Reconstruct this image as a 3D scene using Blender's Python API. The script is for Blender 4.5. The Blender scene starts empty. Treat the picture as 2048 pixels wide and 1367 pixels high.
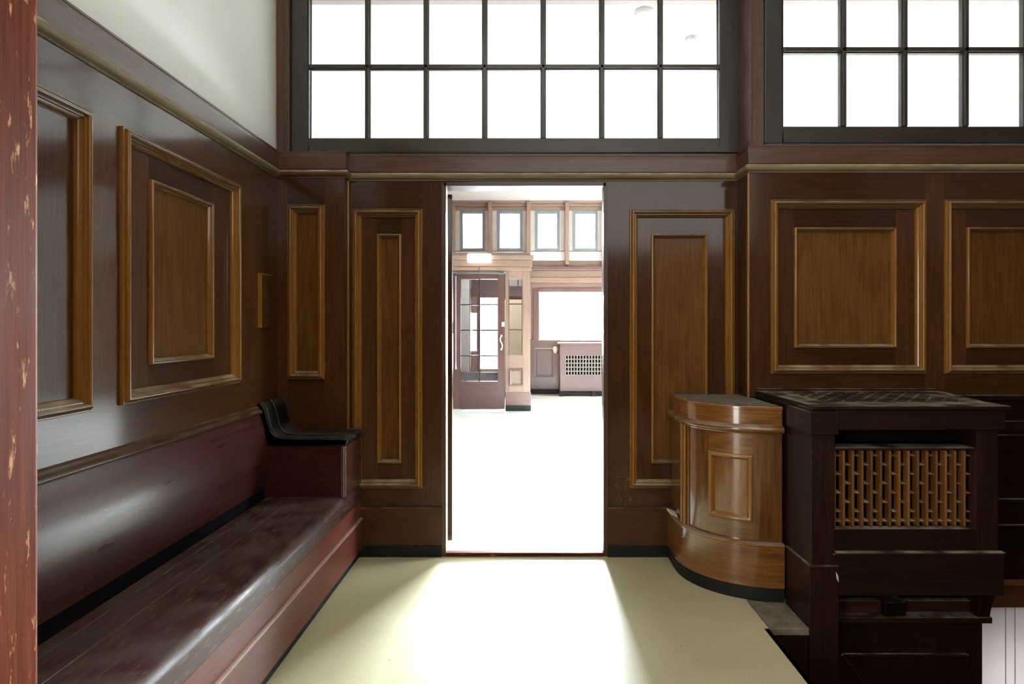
import bpy, math, random
from mathutils import Vector, Matrix

random.seed(7)
scene = bpy.context.scene
COL = scene.collection

# ------------------------------------------------------------------ units
# metres; camera at the origin of the plan, eye height 1.3 m, looking along +Y
F, CX, CY, EYE = 1150.0, 1055.0, 656.0, 1.3
YM, YL, YR = F / 350.0, F / 357.0, F / 369.6      # middle, left and right faces of the panelled wall
XL = -1.40                                        # panelled face of the left wall
XRET = 1.20                                       # return between middle and right face


def wx(px, s): return (px - CX) / s
def wz(py, s): return EYE - (py - CY) / s
def yl(px): return F * XL / (px - CX)            # distance along the left wall


# ------------------------------------------------------------------ materials
def new_mat(name):
    m = bpy.data.materials.new(name)
    m.use_nodes = True
    nt = m.node_tree
    nt.nodes.clear()
    out = nt.nodes.new('ShaderNodeOutputMaterial')
    return m, nt, out


def N(nt, kind, **kw):
    n = nt.nodes.new(kind)
    for k, v in kw.items():
        if hasattr(n, k):
            setattr(n, k, v)
        else:
            n.inputs[k].default_value = v
    return n


def math_node(nt, op, a, b=None, clamp=False):
    n = nt.nodes.new('ShaderNodeMath')
    n.operation = op
    n.use_clamp = clamp
    for i, v in enumerate((a, b)):
        if v is None:
            continue
        if isinstance(v, (int, float)):
            n.inputs[i].default_value = v
        else:
            nt.links.new(v, n.inputs[i])
    return n.outputs[0]


def mix_col(nt, fac, a, b, blend='MIX'):
    n = nt.nodes.new('ShaderNodeMix')
    n.data_type = 'RGBA'
    n.blend_type = blend
    if isinstance(fac, (int, float)):
        n.inputs[0].default_value = fac
    else:
        nt.links.new(fac, n.inputs[0])
    for i, v in ((6, a), (7, b)):
        if isinstance(v, tuple):
            n.inputs[i].default_value = (*v, 1)
        else:
            nt.links.new(v, n.inputs[i])
    return n.outputs[2]


def ramp(nt, fac, stops):
    n = nt.nodes.new('ShaderNodeValToRGB')
    cr = n.color_ramp
    while len(cr.elements) > 1:
        cr.elements.remove(cr.elements[-1])
    for i, (p, c) in enumerate(stops):
        e = cr.elements[0] if i == 0 else cr.elements.new(p)
        e.position = p
        e.color = (*c, 1) if isinstance(c, tuple) else (c, c, c, 1)
    nt.links.new(fac, n.inputs[0])
    return n.outputs[0]


def wood(name, dark, light, rough=0.32, coat=0.35, coat_rough=0.12, dust=0.0, scratch=0.0, figure=1.0,
         scratch_col=(0.55, 0.28, 0.14), dust_col=(0.30, 0.26, 0.19), spec=0.5, bump=0.05, grain=1.0, pores=0.7):
    m, nt, out = new_mat(name)
    L = nt.links
    uv = N(nt, 'ShaderNodeTexCoord')
    mp = N(nt, 'ShaderNodeMapping')
    mp.inputs['Scale'].default_value = (1.1, 26.0 * grain, 1.0)
    L.new(uv.outputs['UV'], mp.inputs[0])
    n1 = N(nt, 'ShaderNodeTexNoise')
    n1.inputs['Scale'].default_value = 3.0
    n1.inputs['Detail'].default_value = 7.0
    n1.inputs['Roughness'].default_value = 0.62
    n1.inputs['Distortion'].default_value = 0.35
    L.new(mp.outputs[0], n1.inputs['Vector'])
    mp2 = N(nt, 'ShaderNodeMapping')
    mp2.inputs['Scale'].default_value = (0.9, 5.0, 1.0)
    L.new(uv.outputs['UV'], mp2.inputs[0])
    n2 = N(nt, 'ShaderNodeTexNoise')
    n2.inputs['Scale'].default_value = 1.7
    n2.inputs['Detail'].default_value = 4.0
    n2.inputs['Distortion'].default_value = 1.2 * figure
    L.new(mp2.outputs[0], n2.inputs['Vector'])
    fac = math_node(nt, 'ADD', math_node(nt, 'MULTIPLY', n1.outputs[0], 0.6), math_node(nt, 'MULTIPLY', n2.outputs[0], 0.4))
    col = ramp(nt, fac, [(0.36, dark), (0.64, light)])
    # fine dark pores along the grain
    mp3 = N(nt, 'ShaderNodeMapping')
    mp3.inputs['Scale'].default_value = (6.0, 210.0, 1.0)
    L.new(uv.outputs['UV'], mp3.inputs[0])
    n3 = N(nt, 'ShaderNodeTexNoise')
    n3.inputs['Scale'].default_value = 1.6
    n3.inputs['Detail'].default_value = 2.0
    L.new(mp3.outputs[0], n3.inputs['Vector'])
    pore = ramp(nt, n3.outputs[0], [(0.34, 0.62), (0.50, 1.0)])
    col = mix_col(nt, pores, col, pore, 'MULTIPLY')
    at = N(nt, 'ShaderNodeAttribute')
    at.attribute_name = 'tint'
    col = mix_col(nt, 1.0, col, at.outputs['Color'], 'MULTIPLY')
    rgh = ramp(nt, n2.outputs[0], [(0.3, rough * 0.85), (0.7, min(1.0, rough * 1.25))])
    if scratch > 0:
        mp4 = N(nt, 'ShaderNodeMapping')
        mp4.inputs['Scale'].default_value = (5.0, 22.0, 1.0)
        mp4.inputs['Rotation'].default_value = (0, 0, 0.25)
        L.new(uv.outputs['UV'], mp4.inputs[0])
        n4 = N(nt, 'ShaderNodeTexNoise')
        n4.inputs['Scale'].default_value = 2.6
        n4.inputs['Detail'].default_value = 5.0
        n4.inputs['Roughness'].default_value = 0.7
        L.new(mp4.outputs[0], n4.inputs['Vector'])
        mask = ramp(nt, n4.outputs[0], [(0.66 - 0.06 * scratch, 0.0), (0.72 - 0.05 * scratch, 1.0)])
        col = mix_col(nt, math_node(nt, 'MULTIPLY', mask, 0.8), col, scratch_col)
    if dust > 0:
        ge = N(nt, 'ShaderNodeNewGeometry')
        sx = N(nt, 'ShaderNodeSeparateXYZ')
        L.new(ge.outputs['Normal'], sx.inputs[0])
        up = ramp(nt, sx.outputs['Z'], [(0.15, 0.0), (0.75, 1.0)])
        n5 = N(nt, 'ShaderNodeTexNoise')
        n5.inputs['Scale'].default_value = 9.0
        n5.inputs['Detail'].default_value = 6.0
        L.new(uv.outputs['Object'], n5.inputs['Vector'])
        patch = ramp(nt, n5.outputs[0], [(0.38, 0.08), (0.62, 1.0)])
        df = math_node(nt, 'MULTIPLY', math_node(nt, 'MULTIPLY', up, patch), dust)
        col = mix_col(nt, df, col, dust_col)
        rgh = math_node(nt, 'ADD', rgh, math_node(nt, 'MULTIPLY', df, 0.45), clamp=True)
    b = N(nt, 'ShaderNodeBsdfPrincipled')
    L.new(col, b.inputs['Base Color'])
    L.new(rgh, b.inputs['Roughness'])
    b.inputs['Coat Weight'].default_value = coat
    b.inputs['Coat Roughness'].default_value = coat_rough
    b.inputs['Specular IOR Level'].default_value = spec
    bp = N(nt, 'ShaderNodeBump')
    bp.inputs['Strength'].default_value = bump
    bp.inputs['Distance'].default_value = 0.004
    L.new(n1.outputs[0], bp.inputs['Height'])
    L.new(bp.outputs[0], b.inputs['Normal'])
    L.new(b.outputs[0], out.inputs[0])
    return m


def plain(name, col, rough=0.6, var=0.06, scale=6.0, bump=0.0, metallic=0.0, coat=0.0, spec=0.5, dust=0.0, dust_col=(.3, .27, .2)):
    m, nt, out = new_mat(name)
    L = nt.links
    tc = N(nt, 'ShaderNodeTexCoord')
    n = N(nt, 'ShaderNodeTexNoise')
    n.inputs['Scale'].default_value = scale
    n.inputs['Detail'].default_value = 5.0
    L.new(tc.outputs['Object'], n.inputs['Vector'])
    c = ramp(nt, n.outputs[0], [(0.3, tuple(v * (1 - var) for v in col)), (0.7, tuple(min(1, v * (1 + var)) for v in col))])
    if dust > 0:
        ge = N(nt, 'ShaderNodeNewGeometry')
        sx = N(nt, 'ShaderNodeSeparateXYZ')
        L.new(ge.outputs['Normal'], sx.inputs[0])
        up = ramp(nt, sx.outputs['Z'], [(0.3, 0.0), (0.9, 1.0)])
        pt = ramp(nt, n.outputs[0], [(0.35, 0.2), (0.65, 1.0)])
        c = mix_col(nt, math_node(nt, 'MULTIPLY', math_node(nt, 'MULTIPLY', up, pt), dust), c, dust_col)
    b = N(nt, 'ShaderNodeBsdfPrincipled')
    L.new(c, b.inputs['Base Color'])
    b.inputs['Roughness'].default_value = rough
    b.inputs['Metallic'].default_value = metallic
    b.inputs['Coat Weight'].default_value = coat
    b.inputs['Specular IOR Level'].default_value = spec
    if bump:
        bp = N(nt, 'ShaderNodeBump')
        bp.inputs['Strength'].default_value = bump
        bp.inputs['Distance'].default_value = 0.003
        L.new(n.outputs[0], bp.inputs['Height'])
        L.new(bp.outputs[0], b.inputs['Normal'])
    L.new(b.outputs[0], out.inputs[0])
    return m


def glass(name, refl=0.08, tint=(1, 1, 1)):
    m, nt, out = new_mat(name)
    L = nt.links
    t = N(nt, 'ShaderNodeBsdfTransparent')
    t.inputs[0].default_value = (*tint, 1)
    g = N(nt, 'ShaderNodeBsdfGlossy')
    g.inputs['Roughness'].default_value = 0.02
    lw = N(nt, 'ShaderNodeLayerWeight')
    lw.inputs[0].default_value = 0.25
    fac = math_node(nt, 'ADD', math_node(nt, 'MULTIPLY', lw.outputs['Fresnel'], 0.5), refl, clamp=True)
    mx = N(nt, 'ShaderNodeMixShader')
    L.new(fac, mx.inputs[0])
    L.new(t.outputs[0], mx.inputs[1])
    L.new(g.outputs[0], mx.inputs[2])
    L.new(mx.outputs[0], out.inputs[0])
    return m


def emit(name, col, strength):
    m, nt, out = new_mat(name)
    e = N(nt, 'ShaderNodeEmission')
    e.inputs[0].default_value = (*col, 1)
    e.inputs[1].default_value = strength
    nt.links.new(e.outputs[0], out.inputs[0])
    return m


def floor_mat(name, base, rough):
    m, nt, out = new_mat(name)
    L = nt.links
    tc = N(nt, 'ShaderNodeTexCoord')
    big = N(nt, 'ShaderNodeTexNoise')
    big.inputs['Scale'].default_value = 2.2
    big.inputs['Detail'].default_value = 6.0
    L.new(tc.outputs['Object'], big.inputs['Vector'])
    c = ramp(nt, big.outputs[0], [(0.3, tuple(v * 0.90 for v in base)), (0.7, tuple(min(1, v * 1.08) for v in base))])
    sp = N(nt, 'ShaderNodeTexNoise')
    sp.inputs['Scale'].default_value = 260.0
    sp.inputs['Detail'].default_value = 2.0
    L.new(tc.outputs['Object'], sp.inputs['Vector'])
    spk = ramp(nt, sp.outputs[0], [(0.34, 0.72), (0.46, 1.0), (0.62, 1.0), (0.72, 1.22)])
    c = mix_col(nt, 1.0, c, spk, 'MULTIPLY')
    # crumbs of dirt scattered over the sheet
    vo = N(nt, 'ShaderNodeTexVoronoi')
    vo.inputs['Scale'].default_value = 10.0
    L.new(tc.outputs['Object'], vo.inputs['Vector'])
    crumb = ramp(nt, vo.outputs['Distance'], [(0.022, 1.0), (0.040, 0.0)])
    sel = math_node(nt, 'GREATER_THAN', vo.outputs['Color'], 0.5)
    c = mix_col(nt, math_node(nt, 'MULTIPLY', crumb, sel), c, (0.10, 0.085, 0.05))
    # scuff marks
    mp = N(nt, 'ShaderNodeMapping')
    mp.inputs['Scale'].default_value = (1.4, 3.0, 1)
    mp.inputs['Rotation'].default_value = (0, 0, 0.5)
    L.new(tc.outputs['Object'], mp.inputs[0])
    sc = N(nt, 'ShaderNodeTexNoise')
    sc.inputs['Scale'].default_value = 3.0
    sc.inputs['Detail'].default_value = 9.0
    sc.inputs['Roughness'].default_value = 0.72
    L.new(mp.outputs[0], sc.inputs['Vector'])
    sm = ramp(nt, sc.outputs[0], [(0.68, 0.0), (0.76, 0.7)])
    c = mix_col(nt, sm, c, (0.80, 0.77, 0.66))
    b = N(nt, 'ShaderNodeBsdfPrincipled')
    L.new(c, b.inputs['Base Color'])
    r = ramp(nt, big.outputs[0], [(0.3, rough * 0.85), (0.7, rough * 1.2)])
    L.new(r, b.inputs['Roughness'])
    L.new(b.outputs[0], out.inputs[0])
    return m


M = {}
M['dark'] = wood('wood_dark', (0.046, 0.018, 0.007), (0.078, 0.031, 0.011), rough=0.32, spec=.12, dust=0.25)
M['stile'] = wood('wood_stile', (0.048, 0.018, 0.006), (0.086, 0.033, 0.010), coat=.6, coat_rough=.12, spec=.08, rough=0.34, dust=0.3)
M['field'] = wood('wood_field', (0.092, 0.038, 0.009), (0.170, 0.073, 0.017), rough=0.38, figure=1.6, coat=0.12, spec=0.1, pores=.5)
M['mold'] = wood('wood_molding', (0.19, 0.082, 0.014), (0.29, 0.130, 0.022), rough=0.24, coat=.6, coat_rough=.1, pores=.3, spec=.3, dust=0.75, grain=0.5)
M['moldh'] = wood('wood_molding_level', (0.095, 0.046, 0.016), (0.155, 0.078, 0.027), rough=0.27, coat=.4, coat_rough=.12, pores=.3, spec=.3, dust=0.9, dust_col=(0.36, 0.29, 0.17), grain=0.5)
M['rail'] = wood('wood_rail_dusty', (0.15, 0.105, 0.058), (0.24, 0.18, 0.105), rough=0.5, coat=.05, pores=.3, spec=.3, dust=0.9, dust_col=(0.50, 0.43, 0.30), grain=0.4)
M['moldred'] = wood('wood_molding_dark', (0.075, 0.028, 0.012), (0.14, 0.055, 0.022), rough=0.26, dust=1.0, dust_col=(0.55, 0.48, 0.34), grain=0.5)
M['bench'] = wood('wood_bench', (0.048, 0.011, 0.008), (0.074, 0.017, 0.012), rough=0.30, spec=.3, coat=0.5, coat_rough=0.20, scratch=0.25, scratch_col=(0.22, 0.11, 0.07))
M['benchfront'] = wood('wood_bench_front', (0.095, 0.024, 0.017), (0.150, 0.040, 0.028), rough=0.36, coat=0.25, coat_rough=0.2, spec=.2, scratch=0.3, scratch_col=(0.26, 0.13, 0.09))
M['seat'] = wood('wood_seat_worn', (0.018, 0.006, 0.005), (0.074, 0.022, 0.016), rough=0.38, coat=0.12, spec=.3, dust=.7, dust_col=(.085, .050, .035), scratch=1.8, scratch_col=(0.16, 0.095, 0.065), bump=0.2)
M['jamb'] = wood('wood_jamb_scuffed', (0.075, 0.015, 0.006), (0.145, 0.033, 0.013), rough=0.55, coat=0.0, spec=.03, scratch=1.15, scratch_col=(0.55, 0.27, 0.13))
M['curved'] = wood('wood_curved', (0.105, 0.040, 0.009), (0.24, 0.098, 0.020), rough=0.22, coat=0.9, coat_rough=0.07, figure=2.2, dust=0.85, dust_col=(0.26, 0.22, 0.15))
M['cab'] = wood('wood_radiator_cabinet', (0.011, 0.004, 0.003), (0.021, 0.007, 0.005), rough=0.36, coat=0.0, spec=0.25, dust=0.9, dust_col=(0.24, 0.21, 0.15))
M['slat'] = wood('wood_grille_slat', (0.10, 0.038, 0.009), (0.20, 0.080, 0.018), rough=0.36, coat=0.1, dust=0.8, dust_col=(0.42, 0.38, 0.28))
M['sash'] = wood('wood_sash_black', (0.020, 0.015, 0.010), (0.042, 0.031, 0.022), rough=0.36, coat=0.15, dust=0.2)
M['casing'] = wood('wood_window_casing', (0.060, 0.024, 0.011), (0.115, 0.048, 0.022), rough=0.36, coat=0.15)
M['hall'] = wood('wood_hall_glare', (0.20, 0.125, 0.090), (0.28, 0.178, 0.130), rough=0.35, coat=0.3, dust=0.2)  # hall wood paled: veiling glare put into the colour
M['hallred'] = wood('wood_hall_red', (0.085, 0.038, 0.032), (0.135, 0.062, 0.052), rough=0.35, coat=0.3, dust=0.2)
M['black'] = plain('black_plinth_paint', (0.012, 0.014, 0.013), rough=0.5, var=0.3, spec=0.2)
M['glarebay'] = plain('glare_paled_bay', (0.66, 0.60, 0.56), rough=.7)  # bays beside the clerestory windows, with their glare put into the colour
M['creamp'] = plain('cream_panel_paint', (0.66, 0.60, 0.46), rough=.7, var=.1, scale=3)
M['slate'] = plain('slate_blue_paint', (0.10, 0.125, 0.14), rough=.6, var=.3, scale=5)
M['doorwood'] = wood('wood_hall_door', (0.060, 0.026, 0.022), (0.105, 0.046, 0.038), rough=0.35, coat=0.2)
M['hallpink'] = wood('wood_hall_pink', (0.075, 0.038, 0.034), (0.115, 0.058, 0.052), rough=0.35, coat=0.3, dust=0.2)
M['void'] = plain('painted_interior_shade', (0.007, 0.007, 0.008), rough=0.8, var=0.2, spec=0.03)  # near-black colour puts the shade of gaps and interiors into the surface
M['leather'] = plain('black_leather', (0.020, 0.022, 0.018), rough=0.33, var=0.45, scale=14, bump=0.12, dust=0.8, dust_col=(0.13, 0.100, 0.070))
M['piping'] = plain('leather_piping', (0.045, 0.043, 0.036), rough=0.4, var=0.2)
M['plaster'] = plain('cream_plaster', (0.92, 0.94, 0.88), rough=0.7, var=0.02, scale=3, bump=0.05)
M['white'] = plain('white_ceiling_paint', (0.93, 0.93, 0.93), rough=0.8, var=0.01, scale=3)
M['pinkish'] = plain('pale_cornice_paint', (0.42, 0.36, 0.35), rough=0.7, var=0.04)
M['greyp'] = plain('grey_soffit_paint', (0.33, 0.33, 0.33), rough=0.8, var=0.03)
M['boards'] = plain('white_painted_boards', (0.70, 0.64, 0.655), rough=0.6, var=0.06)
M['gap'] = plain('board_joint', (0.10, 0.09, 0.09), rough=0.8)
M['floor'] = floor_mat('vinyl_floor', (0.50, 0.45, 0.275), 0.40)
M['floorhall'] = floor_mat('vinyl_floor_hall', (0.62, 0.63, 0.58), 0.40)
M['dusttop'] = plain('dusty_timber_top', (0.15, 0.125, 0.085), rough=0.8, var=0.35, scale=22, bump=0.2)
M['glass'] = glass('window_glass', 0.03)
M['doorglass'] = glass('door_glass', 0.10)
M['steel'] = plain('dull_steel', (0.16, 0.17, 0.18), rough=0.3, var=0.15, metallic=0.9)
M['chrome'] = plain('pale_metal', (0.78, 0.76, 0.74), rough=0.3, var=0.05, metallic=0.5)
M['sign'] = emit('exit_sign_face', (1.0, 1.0, 0.98), 9.0)
M['signbox'] = plain('sign_box_white', (0.8, 0.8, 0.8), rough=0.5)
M['chip'] = plain('bare_timber_chip', (0.62, 0.55, 0.42), rough=0.8, var=0.2, scale=30)
M['frost'] = plain('grey_vestibule_paint', (0.38, 0.42, 0.41), rough=0.7)


# ------------------------------------------------------------------ mesh builder
AX = {'x': Vector((1, 0, 0)), 'y': Vector((0, 1, 0)), 'z': Vector((0, 0, 1))}


class MB:
    def __init__(s):
        s.v, s.f, s.mi, s.uv, s.t = [], [], [], [], []

    def poly(s, pts, g='z', mat=0, tint=None, off=None):
        pts = [Vector(p) for p in pts]
        if len(pts) < 3:
            return
        n = Vector((0, 0, 0))
        for i in range(len(pts)):
            n += pts[i].cross(pts[(i + 1) % len(pts)])
        if n.length < 1e-12:
            return
        n.normalize()
        gv = AX[g] if isinstance(g, str) else Vector(g).normalized()
        if abs(gv.dot(n)) > 0.9:
            gv = AX['x'] if abs(n.x) < 0.8 else AX['y']
        w = n.cross(gv)
        if w.length < 1e-6:
            w = AX['y']
        w.normalize()
        o = off if off is not None else (random.random() * 9, random.random() * 9)
        b = len(s.v)
        s.v += [tuple(p) for p in pts]
        s.f.append(tuple(range(b, b + len(pts))))
        s.mi.append(mat)
        s.uv.append([(p.dot(gv) + o[0], p.dot(w) + o[1]) for p in pts])
        s.t.append(tint if tint is not None else 1.0)

    def box(s, x0, x1, y0, y1, z0, z1, g='z', mat=0, tint=None):
        if x0 > x1: x0, x1 = x1, x0
        if y0 > y1: y0, y1 = y1, y0
        if z0 > z1: z0, z1 = z1, z0
        P = [(x0, y0, z0), (x1, y0, z0), (x1, y1, z0), (x0, y1, z0), (x0, y0, z1), (x1, y0, z1), (x1, y1, z1), (x0, y1, z1)]
        o = (random.random() * 9, random.random() * 9)
        t = tint if tint is not None else random.uniform(0.86, 1.12)
        for q in ((0, 3, 2, 1), (4, 5, 6, 7), (0, 1, 5, 4), (1, 2, 6, 5), (2, 3, 7, 6), (3, 0, 4, 7)):
            s.poly([P[i] for i in q], g, mat, t, o)

    def prism(s, pts, axis, c0, c1, g=None, mat=0, tint=None):
        """closed outline PTS extruded along an axis: y -> pts are (x, z); x -> (y, z); z -> (x, y)"""
        if axis == 'y': mk = lambda a, b, c: (a, c, b)
        elif axis == 'x': mk = lambda a, b, c: (c, a, b)
        else: mk = lambda a, b, c: (a, b, c)
        area = sum(pts[i][0] * pts[(i + 1) % len(pts)][1] - pts[(i + 1) % len(pts)][0] * pts[i][1] for i in range(len(pts)))
        if area < 0:
            pts = pts[::-1]
        g = g or axis
        o = (random.random() * 9, random.random() * 9)
        t = tint if tint is not None else random.uniform(0.9, 1.1)
        A = [mk(a, b, c0) for a, b in pts]
        B = [mk(a, b, c1) for a, b in pts]
        n = len(pts)
        flip = (axis == 'y')
        def add(q):
            s.poly(q[::-1] if flip else q, g, mat, t, o)
        add(A[::-1]); add(B)
        for i in range(n):
            j = (i + 1) % n
            add([A[i], A[j], B[j], B[i]])

    def sweep(s, path, profile, closed=True, mat=0, tint=None, caps=True, seg=None):
        """profile [(out, z)] carried along the plan polyline PATH, mitred; out points to the right of travel"""
        P = [Vector((p[0], p[1])) for p in path]
        nrm = []
        for i in range(len(P)):
            ds = []
            if i > 0: ds.append((P[i] - P[i - 1]).normalized())
            if i < len(P) - 1: ds.append((P[i + 1] - P[i]).normalized())
            ns = [Vector((d.y, -d.x)) for d in ds]
            a = sum(ns, Vector((0, 0)))
            a.normalize()
            c = max(0.25, a.dot(ns[0]))
            nrm.append(a / c)
        t = tint if tint is not None else random.uniform(0.92, 1.08)
        rings = [[(P[i].x + nrm[i].x * o, P[i].y + nrm[i].y * o, z) for o, z in profile] for i in range(len(P))]
        m = len(profile)
        acc = [0]
        for q in range(1, m + 1):
            acc.append(acc[-1] + math.dist(profile[q - 1], profile[q % m]))
        run = random.random() * 9
        off = random.random() * 9
        lo, hi = seg if seg else (0, len(P) - 1)
        for i in range(lo, hi):
            ln = (P[i + 1] - P[i]).length
            for k in range(m if closed else m - 1):
                l = (k + 1) % m
                b = len(s.v)
                s.v += [rings[i][k], rings[i + 1][k], rings[i + 1][l], rings[i][l]]
                s.f.append((b, b + 1, b + 2, b + 3))
                s.mi.append(mat)
                s.uv.append([(run, off + acc[k]), (run + ln, off + acc[k]), (run + ln, off + acc[k + 1]), (run, off + acc[k + 1])])
                s.t.append(t)
            run += ln
        if closed and caps:
            s.poly(rings[lo], 'z', mat, t)
            s.poly(rings[hi][::-1], 'z', mat, t)

    def frame(s, pl, u0, v0, u1, v1, profile, mat=0, tint=None):
        """mitred rectangular moulding on plane PL; profile [(inset, height)]"""
        for side in range(4):
            t = tint if tint is not None else random.uniform(0.92, 1.08)
            off = (random.random() * 9, random.random() * 9)
            for k in range(len(profile) - 1):
                (d0, h0), (d1, h1) = profile[k], profile[k + 1]
                def c(i, d, h):
                    uu = (u0 + d, u1 - d, u1 - d, u0 + d)[i]
                    vv = (v0 + d, v0 + d, v1 - d, v1 - d)[i]
                    return pl.p(uu, vv, h)
                i, j = side, (side + 1) % 4
                g = pl.U if side in (0, 2) else pl.V
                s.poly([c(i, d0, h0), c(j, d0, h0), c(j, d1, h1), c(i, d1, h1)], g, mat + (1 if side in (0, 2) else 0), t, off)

    def quad(s, pl, u0, v0, u1, v1, h=0.0, g='v', mat=0, tint=None):
        s.poly([pl.p(u0, v0, h), pl.p(u1, v0, h), pl.p(u1, v1, h), pl.p(u0, v1, h)], pl.V if g == 'v' else pl.U, mat,
               tint if tint is not None else random.uniform(0.82, 1.16))

    def tube(s, pts, r, n=8, mat=0, tint=1.0):
        pts = [Vector(p) for p in pts]
        rings = []
        for i, p in enumerate(pts):
            d = (pts[min(i + 1, len(pts) - 1)] - pts[max(i - 1, 0)]).normalized()
            a = d.cross(Vector((0, 0, 1)))
            if a.length < 0.05:
                a = d.cross(Vector((1, 0, 0)))
            a.normalize()
            b = d.cross(a)
            rr = r[i] if isinstance(r, (list, tuple)) else r
            rings.append([p + a * (rr * math.cos(2 * math.pi * k / n)) + b * (rr * math.sin(2 * math.pi * k / n)) for k in range(n)])
        for i in range(len(pts) - 1):
            for k in range(n):
                l = (k + 1) % n
                s.poly([rings[i][k], rings[i][l], rings[i + 1][l], rings[i + 1][k]], 'z', mat, tint, (0, 0))
        s.poly(rings[0][::-1], 'z', mat, tint)
        s.poly(rings[-1], 'z', mat, tint)

    def build(s, name, mats, parent=None, bevel=0.0, smooth=None, loc=None, weld=True):
        import bmesh
        if not isinstance(mats, (list, tuple)):
            mats = [mats]
        org = Vector(loc) if loc is not None else (root_loc(parent) if parent is not None else Vector((0, 0, 0)))
        me = bpy.data.meshes.new(name)
        me.from_pydata([tuple(Vector(p) - org) for p in s.v], [], s.f)
        for m in mats:
            me.materials.append(m)
        uvl = me.uv_layers.new(name='UVMap')
        me.color_attributes.new('tint', 'FLOAT_COLOR', 'CORNER')
        uvl = me.uv_layers['UVMap']
        ca = me.color_attributes['tint']
        i = 0
        for fi, p in enumerate(me.polygons):
            p.material_index = s.mi[fi]
            for k in range(len(s.f[fi])):
                uvl.data[i].uv = s.uv[fi][k]
                t = s.t[fi]
                ca.data[i].color = (t, t, t, 1) if isinstance(t, (int, float)) else (*t, 1)
                i += 1
        if weld:
            bm = bmesh.new()
            bm.from_mesh(me)
            bmesh.ops.remove_doubles(bm, verts=bm.verts, dist=0.00005)
            bm.to_mesh(me)
            bm.free()
        if smooth:
            for p in me.polygons:
                p.use_smooth = True
            me.set_sharp_from_angle(angle=math.radians(smooth))
        me.update()
        o = bpy.data.objects.new(name, me)
        COL.objects.link(o)
        if parent is not None:
            o.parent = parent
        else:
            o.location = org
        if bevel:
            b = o.modifiers.new('edge', 'BEVEL')
            b.width = bevel
            b.segments = 2
            b.limit_method = 'ANGLE'
            b.angle_limit = math.radians(40)
            b.harden_normals = False
        return o


def root_loc(o):
    v = Vector((0, 0, 0))
    while o is not None:
        v += o.location
        o = o.parent
    return v


def tag(o, label, cat, kind=None, group=None):
    o['label'] = label
    o['category'] = cat
    if kind: o['kind'] = kind
    if group: o['group'] = group
    return o


def empty(name, loc, label, cat, kind=None, group=None):
    o = bpy.data.objects.new(name, None)
    o.empty_display_size = 0.1
    o.location = loc
    COL.objects.link(o)
    return tag(o, label, cat, kind, group)


class Pl:
    def __init__(s, O, U, V, Nn):
        s.O, s.U, s.V, s.N = Vector(O), Vector(U), Vector(V), Vector(Nn)

    def p(s, u, v, h=0.0):
        return s.O + s.U * u + s.V * v + s.N * h


PL_LEFT = Pl((XL, 0, 0), (0, 1, 0), (0, 0, 1), (1, 0, 0))
PL_BL = Pl((0, YL, 0), (1, 0, 0), (0, 0, 1), (0, -1, 0))
PL_BM = Pl((0, YM, 0), (1, 0, 0), (0, 0, 1), (0, -1, 0))
PL_BR = Pl((0, YR, 0), (1, 0, 0), (0, 0, 1), (0, -1, 0))


def arc(cx, cy, rx, ry, a0, a1, n):
    return [(cx + rx * math.cos(math.radians(a0 + (a1 - a0) * i / n)), cy + ry * math.sin(math.radians(a0 + (a1 - a0) * i / n))) for i in range(n + 1)]


# profiles: (inset, height)
BOLECTION = [(0, 0), (0, .010), (.002, .013), (.006, .013), (.008, .010), (.010, .012)] + \
            [(.019 - .009 * math.cos(a), .014 + .012 * math.sin(a)) for a in [math.radians(d) for d in range(0, 181, 20)]] + \
            [(.030, .012), (.034, .012), (.036, .006), (.042, .002), (.047, -.006), (.047, -.014)]
INNER = [(0, -.014), (0, -.006)] + [(.007 - .007 * math.cos(a), -.006 + .007 * math.sin(a)) for a in [math.radians(d) for d in range(0, 181, 30)]] + \
        [(.016, -.012), (.022, -.020), (.022, -.026)]
REC, REC2 = -.014, -.026


def wall_panel(pl, parent, outer, inner, mat_mold='mold', single=False, tint_field=None):
    """bolection frame, recessed margin, small inner frame and figured field; parts of the wall"""
    u0, v0, u1, v1 = outer
    a = MB(); a.frame(pl, u0, v0, u1, v1, BOLECTION)
    fr = a.build('panel_molding', [M[mat_mold], M['moldh']], parent, smooth=35)
    w = .047
    if single:
        f = MB(); f.quad(pl, u0 + w, v0 + w, u1 - w, v1 - w, REC, 'v')
        f.build('panel_field', M['field'], fr)
        return fr
    p0, q0, p1, q1 = inner
    b = MB()
    b.quad(pl, u0 + w, v0 + w, p0, v1 - w, REC, 'v')
    b.quad(pl, p1, v0 + w, u1 - w, v1 - w, REC, 'v')
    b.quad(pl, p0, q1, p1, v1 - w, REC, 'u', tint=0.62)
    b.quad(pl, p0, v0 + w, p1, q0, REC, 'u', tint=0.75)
    b.build('panel_margin', M['stile'], fr)
    c = MB(); c.frame(pl, p0, q0, p1, q1, INNER)
    c.build('inner_molding', [M[mat_mold], M['moldh']], fr, smooth=35)
    d = MB(); d.quad(pl, p0 + .022, q0 + .022, p1 - .022, q1 - .022, REC2, 'v', tint=tint_field)
    d.build('panel_field', M['field'], fr)
    return fr


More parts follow.
